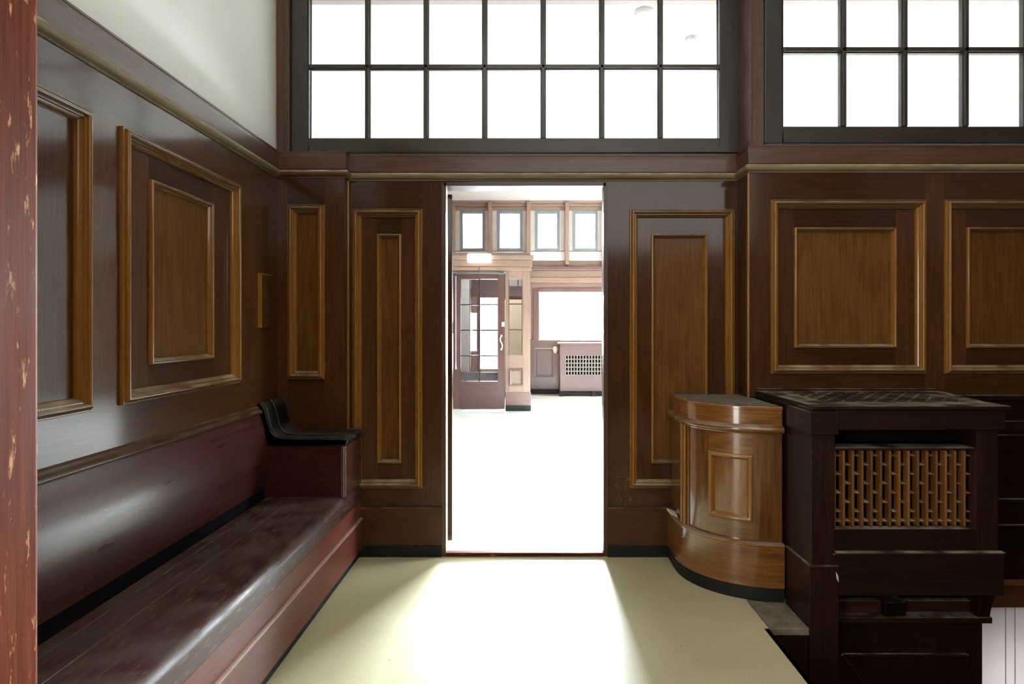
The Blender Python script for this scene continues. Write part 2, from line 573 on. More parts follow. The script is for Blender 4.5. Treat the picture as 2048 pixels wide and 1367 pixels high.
def boarding(mb, pl, u0, u1, v0, v1, holes, rails_through=False):
    """stiles and rails round a row of holes that share one height range; no faces inside the holes"""
    holes = sorted(holes)
    q0, q1 = holes[0][1], holes[0][3]
    if rails_through:
        mb.quad(pl, u0, q1, u1, v1, 0, 'u', tint=0.9)
        mb.quad(pl, u0, v0, u1, q0, 0, 'u', tint=1.0)
        a, b = q0, q1
    else:
        a, b = v0, v1
    x = u0
    for h in holes:
        mb.quad(pl, x, a, h[0], b, 0, 'v')
        if not rails_through:
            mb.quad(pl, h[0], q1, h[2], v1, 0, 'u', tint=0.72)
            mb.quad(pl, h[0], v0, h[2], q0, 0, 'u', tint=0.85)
        x = h[2]
    mb.quad(pl, x, a, u1, b, 0, 'v')


# ------------------------------------------------------------------ camera
cam_d = bpy.data.cameras.new('camera')
cam = bpy.data.objects.new('camera', cam_d)
COL.objects.link(cam)
cam.location = (0, 0, EYE)
cam.rotation_euler = (math.radians(90), 0, 0)
cam_d.sensor_width = 36.0
cam_d.lens = 36.0 * F / 2048
cam_d.shift_x = -(CX - 1024) / 2048
cam_d.shift_y = -(683.5 - CY) / 2048
cam_d.clip_start = 0.02
scene.camera = cam

# ------------------------------------------------------------------ shell constants
RAIL_Z = 2.166
CAP0, CAP1 = 2.190, 2.287
DX0, DX1, DZ = -0.477, 0.446, 2.117        # doorway
YH = 3.415                                  # hall side of the panelled wall
XE, YS, ZC = 4.2, -2.6, 4.0                 # near room extents
HC = 3.805                                  # hall ceiling
HX0, HX1, YFAR = -4.0, 6.0, F / 101.0
FX = 1.045                                  # edge of the floor at the stairwell
YSTEP = 2.76


def structure(mb, name, mats, label, cat, **kw):
    o = mb.build(name, mats, **kw)
    return tag(o, label, cat, 'structure')


# floor of the near room with the stairwell left open on the right
m = MB()
def fl(x0, x1, y0, y1): m.box(x0, x1, y0, y1, -0.06, 0, 'x', tint=1)
fl(-1.6, FX, YS, YM)
fl(FX, XE, YS, 0.6)
fl(FX, 1.30, YSTEP, YM)
floor = structure(m, 'floor', M['floor'], 'worn beige vinyl floor of the panelled room, lit from the doorway', 'floor')
s_ = MB(); s_.box(-0.95, FX - .002, 2.06, 2.063, 0.0, 0.0006, 'x', tint=1)
s_.build('seam', plain('floor_seam', (0.24, 0.20, 0.11), 0.8), floor)

m = MB(); m.box(HX0, HX1, YH, YFAR + .2, -0.06, 0.0, 'x', tint=1)
structure(m, 'floor_hall', M['floorhall'], 'bright pale floor of the hall beyond the doorway', 'floor')

# ceilings
m = MB(); m.box(-1.7, XE, YS, YM + .1, ZC, ZC + .05, tint=1)
structure(m, 'ceiling', M['white'], 'white ceiling of the panelled room', 'ceiling')
m = MB(); m.box(HX0, HX1, YH - .1, YFAR + .2, HC, HC + .05, tint=1)
hceil = structure(m, 'ceiling_hall', M['white'], 'flat white hall ceiling seen through the gridded windows', 'ceiling')
b = MB(); b.box(HX0, HX1, YH, 4.36, HC - .004, HC, 'x', tint=1); b.build('soffit', M['greyp'], hceil)
b = MB(); b.box(HX0, HX1, 4.36, 4.42, HC - .02, HC, 'x', tint=1); b.build('cornice', M['pinkish'], hceil)

# ------------------------------------------------------------------ left wall
m = MB()
m.box(-1.70, XL - .03, .55, YM + .1, 0.0, ZC, 'z', tint=1)
wall_left = structure(m, 'wall_left', M['plaster'], 'left wall, cream plaster above dark panelled wainscot with bench', 'wall')
lp1 = (yl(239), 1.035, yl(476), 1.994)
lp0 = (1.02, 1.035, yl(178), 1.994)
m = MB()
boarding(m, PL_LEFT, 0.90, YL, 0.0, CAP1, [lp0, lp1], rails_through=True)
m.box(XL - .03, XL - .001, 0.9, YL, CAP1 - .004, CAP1, 'y')
m.build('wainscot', M['stile'], wall_left)
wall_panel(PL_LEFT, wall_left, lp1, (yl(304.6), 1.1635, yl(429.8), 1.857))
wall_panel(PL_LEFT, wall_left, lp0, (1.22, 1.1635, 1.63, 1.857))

# ------------------------------------------------------------------ panelled back wall
wall_back = empty('wall_back', (0, YM, 0), 'dark panelled wooden wall with open doorway below gridded windows', 'wall', 'structure')
wall_pil = empty('wall_back_left', (-1.2, YL, 0), 'narrow projecting wooden wall face in the corner behind the bench arm', 'wall', 'structure')
wall_br = empty('wall_back_right', (2.2, YR, 0), 'dark panelled wall face with square panels above the radiator cabinet', 'wall', 'structure')
XP = wx(689, 357)                      # right arris of the left pilaster
BASE_T = wz(1013, 350)
BOT = 0.0
pbl = (wx(576, 357), wz(758, 357), wx(650, 357), wz(410, 357))
m = MB()
boarding(m, PL_BL, XL - .02, XP, BOT, CAP1, [pbl])
m.poly([(XP, YL, BOT), (XP, YM, BOT), (XP, YM, CAP1), (XP, YL, CAP1)], 'z', 0, .8)
m.build('pilaster_boarding', M['stile'], wall_pil)
pml = (wx(706, 350), wz(975, 350), wx(845, 350), wz(418, 350))
pmr = (wx(1259, 350), wz(975, 350), wx(1468, 350), wz(418, 350))
m = MB()
boarding(m, PL_BM, XP, DX0, BOT, 2.21, [pml])
boarding(m, PL_BM, DX1, XRET, BOT, 2.21, [pmr])
m.quad(PL_BM, DX0, DZ, DX1, 2.21, 0, 'u')
m.quad(PL_BM, XP, 2.21, XRET, 2.29, 0, 'u', tint=1.0)
m.build('door_side_boarding', M['stile'], wall_back)
pr1 = (wx(1541, 369.6), wz(747, 369.6), wx(1850, 369.6), wz(400, 369.6))
pr2 = (wx(1888, 369.6), pr1[1], wx(2197, 369.6), pr1[3])
m = MB()
boarding(m, PL_BR, XRET, 3.4, 0.93, CAP1, [pr1, pr2])
m.quad(PL_BR, 3.4, -.06, XE, CAP1, 0, 'v')
m.poly([(XRET, YM, BOT), (XRET, YR, BOT), (XRET, YR, CAP1), (XRET, YM, CAP1)], 'z', 0, .9)
m.build('right_boarding', M['stile'], wall_br)
wall_panel(PL_BL, wall_pil, pbl, None, single=True)
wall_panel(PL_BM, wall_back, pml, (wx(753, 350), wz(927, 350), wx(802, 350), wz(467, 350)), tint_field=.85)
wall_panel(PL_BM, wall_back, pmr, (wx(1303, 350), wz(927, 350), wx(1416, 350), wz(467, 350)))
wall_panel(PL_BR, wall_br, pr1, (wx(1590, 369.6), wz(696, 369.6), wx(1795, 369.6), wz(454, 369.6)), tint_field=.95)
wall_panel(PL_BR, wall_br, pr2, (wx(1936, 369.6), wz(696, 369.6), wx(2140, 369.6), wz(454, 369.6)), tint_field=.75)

# solid core and plaster over / beside the opening (hall side is panelled in pale wood)
m = MB()
YC = YM + .05
m.box(-1.7, DX0, YC, YH, 0, 2.31, 'z')
m.box(DX1, XE, YC, YH, -.06, 2.31, 'z')
m.box(DX0, DX1, YC, YH, DZ, 2.31, 'x')
m.box(HX0, -1.7, YC, YH, 0, HC, 'z')
m.box(XE, HX1, YC, YH, 0, HC, 'z')
m.build('hall_side_boarding', M['hallred'], wall_back)

# bead rail, cap board, skirting carried round the three faces
PATH = [(XL, 0.90), (XL, YL), (XP, YL), (XP, YM), (XRET, YM), (XRET, YR), (XE, YR)]
bead = [(0, RAIL_Z - .026), (.006, RAIL_Z - .026), (.006, RAIL_Z - .017)] + \
       [(.008 + .020 * math.sin(math.radians(a)), RAIL_Z - .018 * math.cos(math.radians(a))) for a in range(0, 181, 20)] + [(.008, RAIL_Z + .020), (0, RAIL_Z + .020)]
cap = [(-.01, CAP0), (.006, CAP0), (.010, CAP0 + .07), (.010, CAP1 - .008), (.013, CAP1 - .008), (.013, CAP1), (-.03, CAP1)]
for who, sg in ((wall_left, (0, 1)), (wall_pil, (1, 2)), (wall_back, (2, 4)), (wall_br, (4, 6))):
    m = MB(); m.sweep(PATH, bead, seg=sg, tint=1); m.build('bead_rail', M['moldred'] if who is wall_pil else M['rail'], who, smooth=35)
    m = MB(); m.sweep(PATH, cap, seg=sg, tint=1); m.build('cap_board', M['casing'], who)

def skirt(path, nm='skirting'):
    a = MB(); a.sweep(path, [(-.002, .065), (.016, .065), (.016, BASE_T - .012), (.020, BASE_T - .010), (.020, BASE_T - .004), (.014, BASE_T), (-.002, BASE_T)])
    a.build(nm, M['dark'], wall_back, smooth=30)
    b_ = MB(); b_.sweep(path, [(-.002, 0), (.020, 0), (.020, .066), (-.002, .066)])
    b_.build('plinth', M['black'], wall_back)
skirt([(-0.955, YM), (DX0 - .012, YM)])
skirt([(DX1 + .012, YM), (0.86, YM)])
# vertical corner beads where the faces step
for (x, y, who) in ((XP + .004, YM - .012, wall_back), (XRET - .006, YR - .004, wall_br)):
    m = MB(); m.tube([(x, y, 0.3), (x, y, RAIL_Z - .03)], .008, 8, tint=1)
    m.build('corner_bead', M['mold'], who, smooth=60)
# low rails on the right face beside the radiator cabinet
m = MB()
for z, h, o in ((.925, .03, .022), (.72, .012, .012), (.37, .022, .014), (.234, .014, .012)):
    m.box(1.25, XE, YR - o, YR + .002, z - h / 2, z + h / 2, 'x')
m.box(1.25, XE, YR - .008, YR, .74, .80, 'x')
m.build('low_rail', M['cab'], wall_br, bevel=.003)
m = MB(); m.quad(PL_BR, XRET, -.06, XE, 0.93, 0.001, 'u', tint=.8)
m.build('low_boarding', M['cab'], wall_br)
m = MB(); m.box(2.07, XE, YR - .04, YR + .03, -.19, -.06, 'x', tint=1.2)
m.box(2.07, XE, YR - .05, YR + .03, -.07, -.058, 'x', tint=2.2)
m.build('bottom_beam', M['dark'], wall_br)

# dried splash on the boards right of the doorway
def stain_mat():
    mt, nt, out = new_mat('dried_splash')
    tc = N(nt, 'ShaderNodeTexCoord'); n = N(nt, 'ShaderNodeTexNoise')
    n.inputs['Scale'].default_value = 38.0; n.inputs['Detail'].default_value = 6.0; n.inputs['Roughness'].default_value = .7
    nt.links.new(tc.outputs['Object'], n.inputs['Vector'])
    uvs = N(nt, 'ShaderNodeSeparateXYZ'); nt.links.new(tc.outputs['Generated'], uvs.inputs[0])
    dx = math_node(nt, 'ABSOLUTE', math_node(nt, 'SUBTRACT', uvs.outputs['X'], .5))
    dz = math_node(nt, 'ABSOLUTE', math_node(nt, 'SUBTRACT', uvs.outputs['Z'], .5))
    edge = math_node(nt, 'SUBTRACT', 1.0, math_node(nt, 'MULTIPLY', math_node(nt, 'MAXIMUM', dx, dz), 2.0))
    fac = math_node(nt, 'MULTIPLY', ramp(nt, n.outputs[0], [(.52, 0.0), (.66, .55)]), ramp(nt, edge, [(0.0, 0.0), (.6, 1.0)]))
    t = N(nt, 'ShaderNodeBsdfTransparent'); d = N(nt, 'ShaderNodeBsdfDiffuse'); d.inputs[0].default_value = (.32, .24, .18, 1)
    mx = N(nt, 'ShaderNodeMixShader')
    nt.links.new(fac, mx.inputs[0]); nt.links.new(t.outputs[0], mx.inputs[1]); nt.links.new(d.outputs[0], mx.inputs[2]); nt.links.new(mx.outputs[0], out.inputs[0])
    return mt
m = MB(); m.quad(PL_BM, wx(1226, 350), wz(1028, 350), wx(1276, 350), wz(925, 350), .0015, 'v', tint=1)
m.build('dried_splash', stain_mat(), wall_back)

# door lining and stop
m = MB()
for x, sgn in ((DX0, 1), (DX1, -1)):
    m.box(x - .012, x + .012, YM - .008, YC + .01, 0.0, DZ + .012, 'z', tint=.8)
    m.box(x, x + sgn * .004, YC, YH, 0.02, DZ, 'z', tint=1.6)
m.box(DX0, DX1, YM - .008, YC + .01, DZ - .006, DZ + .014, 'x', tint=.6)
m.box(DX0, DX1, YC, YH, DZ - .004, DZ, 'x', tint=.8)
m.build('door_lining', M['casing'], wall_back)
m = MB(); m.box(DX0 + .012, DX1 - .012, YM - .012, YM + .03, 0, .021, 'x')
tr = structure(m, 'trim_2', M['jamb'], 'worn reddish wooden threshold strip in the open doorway', 'threshold', bevel=.004)
m = MB(); m.box(DX0 + .004, DX1 - .004, YM + .03, YH, -.02, .018, 'x', tint=1); m.build('sill_plate', M['floorhall'], tr)

# ------------------------------------------------------------------ foreground jamb
m = MB(); m.box(XL - .02, -0.763, 0.55, 0.90, 0.0, ZC, 'z', tint=1.0)
structure(m, 'trim_1', M['jamb'], 'scuffed reddish wooden doorpost in the left foreground', 'post', bevel=.008)

# ------------------------------------------------------------------ gridded windows over the wall
def grid_window(name, label, x0, x1, zb, pitch_x, rows, y, ncol, stile_l, stile_r, bottom, mw, depth, first=None, parent_cat='window'):
    root = empty(name, ((x0 + x1) / 2, y, zb - bottom), label, 'window', 'structure')
    top = rows[-1]
    f = MB()
    f.box(x0 - stile_l, x0, y - .02, y + .03, zb - bottom, top + .06, 'z')
    f.box(x1, x1 + stile_r, y - .02, y + .03, zb - bottom, top + .06, 'z')
    f.box(x0, x1, y - .02, y + .03, zb - bottom, zb, 'x')
    f.box(x0, x1, y - .02, y + .03, top, top + .06, 'x')
    f.build('sash_frame', M['sash'], root, bevel=.004)
    g = MB()
    def bar(xa, xb, za, zc, gg):
        g.box(xa, xb, y - depth, y + .02, za, zc, gg, tint=1)
        if gg == 'z':
            g.box(xa - .006, xb + .006, y - depth + .012, y + .012, za, zc, gg, tint=1)
        else:
            g.box(xa, xb, y - depth + .012, y + .012, za - .006, zc + .006, gg, tint=1)
    for i in range(1, ncol):
        xc = x0 + pitch_x * i
        bar(xc - mw / 2, xc + mw / 2, zb, top, 'z')
    for z in rows[:-1]:
        bar(x0, x1, z - mw / 2, z + mw / 2, 'x')
    g.build('glazing_bars', M['sash'], root, bevel=.003)
    p = MB(); p.poly([(x0, y, zb), (x1, y, zb), (x1, y, top), (x0, y, top)], 'z', 0, 1)
    p.build('glass', M['glass'], root)
    return root

YW1 = YM + .012
s1 = F / YW1
zb1 = wz(278, s1); dz1 = (278 - 135) / s1
grid_window('window_1', 'gridded black interior window directly above the open doorway', wx(619, s1), wx(1437, s1), zb1, (wx(1437, s1) - wx(619, s1)) / 7,
            [zb1 + dz1, zb1 + 2 * dz1, zb1 + 3 * dz1], YW1, 7, .098, .115, .083, .020, .020)
YW2 = YR + .012
s2 = F / YW2
zb2 = wz(255, s2); dz2 = (255 - 103) / s2
px2 = (2037 - 1673) / 3 / s2
grid_window('window_2', 'gridded black interior window at the upper right, over the square panels', wx(1562, s2), wx(1562, s2) + 7 * px2, zb2, px2,
            [zb2 + dz2, zb2 + 2 * dz2, zb2 + 3 * dz2], YW2, 7, .095, .1, .092, .022, .030)
# casings round the windows, plaster above
m = MB()
zt = 3.72
m.box(XL - .02, wx(583, 350), YM - .03, YH, CAP1, zt, 'z', tint=1.1)
m.box(wx(572, 350), wx(583, 350), YM - .036, YH, CAP1, zt, 'z', tint=.7)
m.box(wx(1480, 350), XRET, YM - .006, YH, 2.29, zt, 'z', tint=.42)
m.box(XRET, wx(1527, 369.6), YR - .004, YH, CAP1, zt, 'z', tint=.95)
m.box(wx(1503, 369.6) - .012, wx(1503, 369.6), YR - .012, YR + .02, CAP1, zt, 'z', tint=.8)
m.box(XRET, XE, YR + .0, YH, CAP1 - .02, wz(292, 369.6), 'x', tint=.8)
m.box(XP, XRET, YM - .006, YH, 2.270, 2.297, 'x', tint=.75)
m.box(wx(1562, s2) + 7 * px2 + .1, XE, YR + .01, YH, CAP1, zt, 'z', tint=1)
m.build('window_casing', M['casing'], wall_back, bevel=.003)
m = MB()
m.box(-1.7, XRET, YM - .02, YH, zt - .1, ZC, tint=1)
m.box(XRET, XE, YR - .01, YH, zt - .1, ZC, tint=1)
m.build('upper_plaster', M['plaster'], wall_back)

# other walls of the near room, behind the camera
m = MB(); m.box(XE, XE + .1, YS, YH, -1.6, ZC, tint=1)
structure(m, 'wall_right', M['dark'], 'dark wooden wall on the right beyond the stairwell', 'wall')
m = MB()
m.box(-1.7, XE + .1, YS - .1, YS, 0, 2.55, 'z', tint=1)
m.box(-1.7, XE + .1, YS - .1, YS, 3.85, ZC, 'x', tint=1)
m.box(-1.7, -1.0, YS - .1, YS, 2.55, 3.85, 'z', tint=1)
m.box(3.4, XE + .1, YS - .1, YS, 2.55, 3.85, 'z', tint=1)
structure(m, 'wall_front', M['dark'], 'dark wooden wall with high wide opening added for fill light behind the camera', 'wall')
LW0, LW1, LZ0, LZ1 = -1.5, -.35, .03, 2.3
m = MB()
m.box(-1.70, -1.60, YS, LW0, 0, ZC, 'z', tint=1)
m.box(-1.70, -1.60, LW1, .55, 0, ZC, 'z', tint=1)
m.box(-1.70, -1.60, LW0, LW1, 0, LZ0, 'z', tint=1)
m.box(-1.70, -1.60, LW0, LW1, LZ1, ZC, 'z', tint=1)
structure(m, 'wall_left_rear', M['dark'], 'dark wooden side wall with upright window left behind the camera', 'wall')

# ------------------------------------------------------------------ bench along the left wall
B0, B1 = 0.905, YM - .002
BX = -0.945
BK = -1.36
YE = 3.0            # face of the bench end
bench = empty('bench', ((XL + BX) / 2, 2.1, 0), 'long dark red wooden bench built along the left panelled wall', 'bench')
m = MB()
seat_prof = [(BK, .395), (BK, .418), (BK + .05, .418), (BK + .053, .412), (BK + .057, .418)] + \
            [(-1.205, .420), (-1.203, .4165), (-1.199, .4165), (-1.197, .420), (BX - .036, .420)] + [(BX - .036 + .036 * math.sin(math.radians(a)), .384 + .036 * math.cos(math.radians(a))) for a in range(10, 91, 10)] + \
            [(BX, .328), (BX - .008, .322), (BX - .03, .322), (BX - .03, .395)]
m.prism(seat_prof, 'y', B0, B1, tint=1)
m.build('seat', [M['seat']], bench, smooth=35)
m = MB()
m.prism([(BX - .03, .222), (BX - .006, .222), (BX - .006, .320), (BX - .03, .320)], 'y', B0, B1, tint=1.15)
m.prism([(BX - .03, .045), (BX + .004, .045), (BX + .004, .212), (BX - .03, .212)], 'y', B0, B1, tint=1.05)
m.prism([(BX - .03, .212), (BX + .006, .212), (BX + .009, .216), (BX + .008, .221), (BX - .0, .226), (BX - .03, .226)], 'y', B0, B1, tint=(2.6, 6.0, 6.5))
m.build('front_panel', M['benchfront'], bench, bevel=.002)
m = MB(); m.box(BX - .06, BX - .012, B0, B1, 0, .046, 'y'); m.build('plinth', M['black'], bench)
m = MB()
back_prof = [(XL + .001, .855), (XL + .014, .857)] + [(-1.366, .80), (-1.354, .74), (-1.348, .69), (-1.346, .64), (-1.349, .58), (-1.356, .52), (-1.366, .470), (XL + .001, .470)]
def smooth_prof(pts):
    out = []
    n = len(pts)
    for i in range(n - 1):
        p0, p1, p2, p3 = pts[max(i - 1, 0)], pts[i], pts[i + 1], pts[min(i + 2, n - 1)]
        for k in range(4):
            t = k / 4
            out.append(tuple(.5 * ((2 * p1[c]) + (-p0[c] + p2[c]) * t + (2 * p0[c] - 5 * p1[c] + 4 * p2[c] - p3[c]) * t * t + (-p0[c] + 3 * p1[c] - 3 * p2[c] + p3[c]) * t ** 3) for c in (0, 1)))
    out.append(pts[-1])
    return out
core = smooth_prof(back_prof[1:-1])
m.prism([back_prof[0]] + core + [back_prof[-1]], 'y', B0, YE, tint=1.0)
m.build('backrest', M['bench'], bench, smooth=35)
m = MB()
m.prism([(XL, .856), (XL + .020, .856)] + [(XL + .020 + .010 * math.sin(math.radians(a)), .866 - .010 * math.cos(math.radians(a))) for a in range(0, 181, 30)] +
        [(XL + .014, .880), (XL + .012, .890), (XL, .896)], 'y', B0, YE, tint=1.0)
m.build('backrest_cap', M['dark'], bench, smooth=35)
m = MB(); m.box(XL + .001, BK - .012, B0, YE, .40, .472, 'y'); m.build('back_gap_shade', M['void'], bench)  # dark block paints the shade in the gap
# end block with leather covered arm
m = MB()
m.box(BK - .03, BX - .004, YE, YL - .002, .418, .69, 'x', tint=.9)
m.box(XP + .002, BX - .004, YL - .004, YM - .002, .418, .69, 'x', tint=.9)
m.box(BX - .034, BX - .010, YE - .010, YE + .01, .418, .69, 'z', tint=1.1)
m.box(BX - .026, BX - .018, YE - .014, YE + .01, .418, .69, 'z', tint=.9)
m.build('end_panel', M['bench'], bench, bevel=.003)
# arm: L shaped upholstered pad curving up against the wall
top_line = smooth_prof([(XL + .012, .915), (XL + .022, .915), (XL + .042, .885), (XL + .056, .835), (XL + .072, .778), (XL + .098, .745), (XL + .14, .735), (-1.15, .733), (-0.955, .732), (-0.930, .720)])
bot_line = [(-0.932, .700), (-0.95, .690), (-1.20, .690), (XL + .055, .690), (XL + .035, .74), (XL + .015, .82), (XL - .012, .880), (XL - .014, .905)]
pad = MB()
y0, y1 = YE - .022, YL - .003
def resample(pts, n):
    acc = [0]
    for i in range(1, len(pts)):
        acc.append(acc[-1] + math.dist(pts[i], pts[i - 1]))
    out = []
    for k in range(n):
        d = acc[-1] * k / (n - 1)
        i = max(1, next((q for q in range(1, len(acc)) if acc[q] >= d - 1e-9), len(acc) - 1))
        t = (d - acc[i - 1]) / max(1e-9, acc[i] - acc[i - 1])
        out.append(tuple(pts[i - 1][c] + (pts[i][c] - pts[i - 1][c]) * t for c in (0, 1)))
    return out
NP = 40
bl = smooth_prof([(XL - .012, .905), (XL - .004, .870), (XL + .018, .80), (XL + .034, .74), (XL + .050, .695), (XL + .10, .686), (-1.15, .686), (-0.955, .686), (-0.938, .694)])
tl, bl = resample(top_line, NP), resample(bl, NP)
def ring(inset, y):
    r = []
    for (tx, tz), (bx, bz) in zip(tl, bl):
        t, b_ = Vector((tx, tz)), Vector((bx, bz))
        d = (b_ - t)
        k = min(.45, inset / max(.001, d.length))
        r.append((t + d * k, b_ - d * k))
    n0 = (r[1][0] - r[0][0]).normalized() * inset
    r[0] = (r[0][0] + n0, r[0][1] + n0)
    n1 = (r[-2][0] - r[-1][0]).normalized() * inset
    r[-1] = (r[-1][0] + n1, r[-1][1] + n1)
    return [((p.x, y, p.y), (q.x, y, q.y)) for p, q in r]
rs = [ring(.012, y0), ring(.004, y0 + .004), ring(0, y0 + .014), ring(0, y0 + .10), ring(.004, y0 + .106), ring(0, y0 + .112), ring(0, y1)]
for a, b_ in zip(rs[:-1], rs[1:]):
    for i in range(NP - 1):
        pad.poly([a[i][0], a[i + 1][0], b_[i + 1][0], b_[i][0]], 'y', 0, 1, (0, 0))
        pad.poly([a[i][1], b_[i][1], b_[i + 1][1], a[i + 1][1]], 'y', 0, 1, (0, 0))
    for i in (0, -1):
        pad.poly([a[i][0], b_[i][0], b_[i][1], a[i][1]][::1 if i == 0 else -1], 'y', 0, 1, (0, 0))
for rr, fl_ in ((rs[0], 1), (rs[-1], -1)):
    for i in range(NP - 1):
        pad.poly([rr[i][0], rr[i][1], rr[i + 1][1], rr[i + 1][0]][::fl_], 'x', 0, 1, (0, 0))
arm = pad.build('armrest', M['leather'], bench, smooth=50)
# square the right end over the step in the wall
arm = pad.build('armrest', M['leather'], bench, smooth=50)
m = MB(); m.prism([(XP + .004, .690), (-0.94, .690), (-0.932, .700), (-0.930, .720), (-0.955, .732), (XP + .004, .733)], 'y', YL - .004, YM - .003, tint=1)
m.build('armrest_return', M['leather'], arm, smooth=40)
m = MB()
seam = [(p[0], y0 + .106, p[1] + .001) for p in top_line[2:-3]]
m.tube(seam, .0028, 6)
seam2 = [(p[0] + .002, y0 + .008, p[1] + .001) for p in top_line[4:-4]]
m.tube(seam2, .0022, 6)
m.build('seam_piping', M['piping'], arm, smooth=60)

# small cover plate on the left wall near the corner
m = MB()
m.box(XL - .001, XL + .016, yl(516), yl(538), wz(655, 386), wz(546, 386), 'z', tint=1.0)
plate = m.build('cover_plate', M['stile'], loc=(XL, yl(526), wz(655, 386)), bevel=.004)
tag(plate, 'small upright wooden cover plate on the left wall near the corner', 'cover plate')
e = MB(); e.box(XL, XL + .0175, yl(516) - .003, yl(516) + .006, wz(655, 386), wz(546, 386), 'z', tint=1.3)
e.box(XL, XL + .0175, yl(516), yl(538), wz(546, 386) - .003, wz(546, 386) + .002, 'y', tint=1.3)
e.build('plate_edge', M['mold'], plate)

# ------------------------------------------------------------------ curved corner cabinet
CCX, CCY, RA, RB = 1.219, 3.10, .426, .375
def cc_path(off=0.0, n=30, a0=0.0, a1=90.0, wall=True):
    p = []
    if wall:
        p.append((CCX - RA + off, YM - .001))
    for i in range(n + 1):
        a = math.radians(a0 + (a1 - a0) * i / n)
        p.append((CCX - (RA - off) * math.cos(a), CCY - (RB - off) * math.sin(a)))
    return p[::-1]        # travel so that 'out' (right of travel) faces the room
cc = empty('curved_cabinet', (1.05, 3.0, 0), 'glossy golden brown curved corner cabinet beside the doorway', 'cabinet')
TOPZ = .925
BI = .028                # body set back from the skirt
# order of path: from the post end to the wall, right side of travel must be outward -> flip sign
def ccs(mb, off, prof, **kw):
    mb.sweep(cc_path(off), [(-o, z) for o, z in prof], **kw)
pth = cc_path(0)
# check orientation numerically: right-of-travel normal at start
d0 = Vector(pth[1]) - Vector(pth[0])
rn = Vector((d0.y, -d0.x))
SGN = 1 if rn.y < 0 else -1
def ccs(mb, off, prof, **kw):
    mb.sweep(cc_path(off), [(SGN * o, z) for o, z in prof], **kw)
m = MB(); ccs(m, 0.0, [(-.02, .066), (.0, .066), (.0, .258), (.004, .262), (.004, .268), (-.006, .274), (-.03, .274)], tint=.95)
m.build('skirt', M['curved'], cc, smooth=35)
m = MB(); ccs(m, .004, [(-.03, 0), (0, 0), (0, .068), (-.03, .068)]); m.build('plinth', M['black'], cc, smooth=35)
# body shell with a hole for the framed panel
TH0, TH1, PZ0, PZ1 = 39.0, 70.5, .366, .688
m = MB()
def body_pt(a, off=BI):
    r = math.radians(a)
    return (CCX - (RA - off) * math.cos(r), CCY - (RB - off) * math.sin(r))
def strip(mb, a0, a1, z0, z1, off=BI, g='z', tint=1.0, n=None):
    n = n or max(2, int(abs(a1 - a0) / 2.5))
    o = (random.random() * 9, random.random() * 9)
    for i in range(n):
        pa, pb = body_pt(a0 + (a1 - a0) * i / n, off), body_pt(a0 + (a1 - a0) * (i + 1) / n, off)
        b0 = len(mb.v)
        mb.v += [(pa[0], pa[1], z0), (pb[0], pb[1], z0), (pb[0], pb[1], z1), (pa[0], pa[1], z1)]
        mb.f.append((b0, b0 + 1, b0 + 2, b0 + 3))
        mb.mi.append(0)
        ua, ub = o[0] + i * .02, o[0] + (i + 1) * .02
        if g == 'z':
            mb.uv.append([(z0, ua), (z0, ub), (z1, ub), (z1, ua)])
        else:
            mb.uv.append([(ua, z0 + o[1]), (ub, z0 + o[1]), (ub, z1 + o[1]), (ua, z1 + o[1])])
        mb.t.append(tint)
ZB0, ZB1 = .262, .80
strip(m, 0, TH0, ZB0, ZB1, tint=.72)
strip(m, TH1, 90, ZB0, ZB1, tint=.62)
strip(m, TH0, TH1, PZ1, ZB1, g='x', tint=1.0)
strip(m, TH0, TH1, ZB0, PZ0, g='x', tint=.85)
xw = CCX - RA + BI
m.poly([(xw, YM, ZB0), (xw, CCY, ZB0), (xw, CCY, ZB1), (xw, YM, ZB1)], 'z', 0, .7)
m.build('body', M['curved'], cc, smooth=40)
# framed panel: curved mitred moulding
m = MB()
prof = [(0, 0), (0, .006)] + [(.010 - .010 * math.cos(math.radians(a)), .006 + .009 * math.sin(math.radians(a))) for a in range(0, 181, 30)] + [(.024, .002), (.026, -.012)]
rdeg = math.degrees(1 / (RA - BI)) * 1.02
nseg = 12
for k in range(len(prof) - 1):
    (d0_, h0), (d1_, h1) = prof[k], prof[k + 1]
    def C(a, z, h):
        q = body_pt(a, BI - h)
        return (q[0], q[1], z)
    for side in range(4):
        for i in range(nseg if side in (0, 2) else 1):
            def cor(d, which):
                aL, aR = TH0 + d * rdeg, TH1 - d * rdeg
                zb_, zt_ = PZ0 + d, PZ1 - d
                t0, t1 = i / nseg, (i + 1) / nseg
                if side == 0: return ((aL + (aR - aL) * (t0 if which == 0 else t1)), zb_)
                if side == 2: return ((aR + (aL - aR) * (t0 if which == 0 else t1)), zt_)
                if side == 1: return (aR, zb_ if which == 0 else zt_)
                return (aL, zt_ if which == 0 else zb_)
            A0, A1, B1_, B0_ = cor(d0_, 0), cor(d0_, 1), cor(d1_, 1), cor(d1_, 0)
            m.poly([C(*A0, h0), C(*A1, h0), C(*B1_, h1), C(*B0_, h1)], 'x' if side in (0, 2) else 'z', 0, 1.0, (0, 0))
fr = m.build('panel_molding', M['mold'], cc, smooth=40)
m = MB(); strip(m, TH0 + 2, TH1 - 2, PZ0 + .02, PZ1 - .02, off=BI + .011, tint=1.05, n=14)
m.build('panel_field', M['curved'], fr, smooth=40)
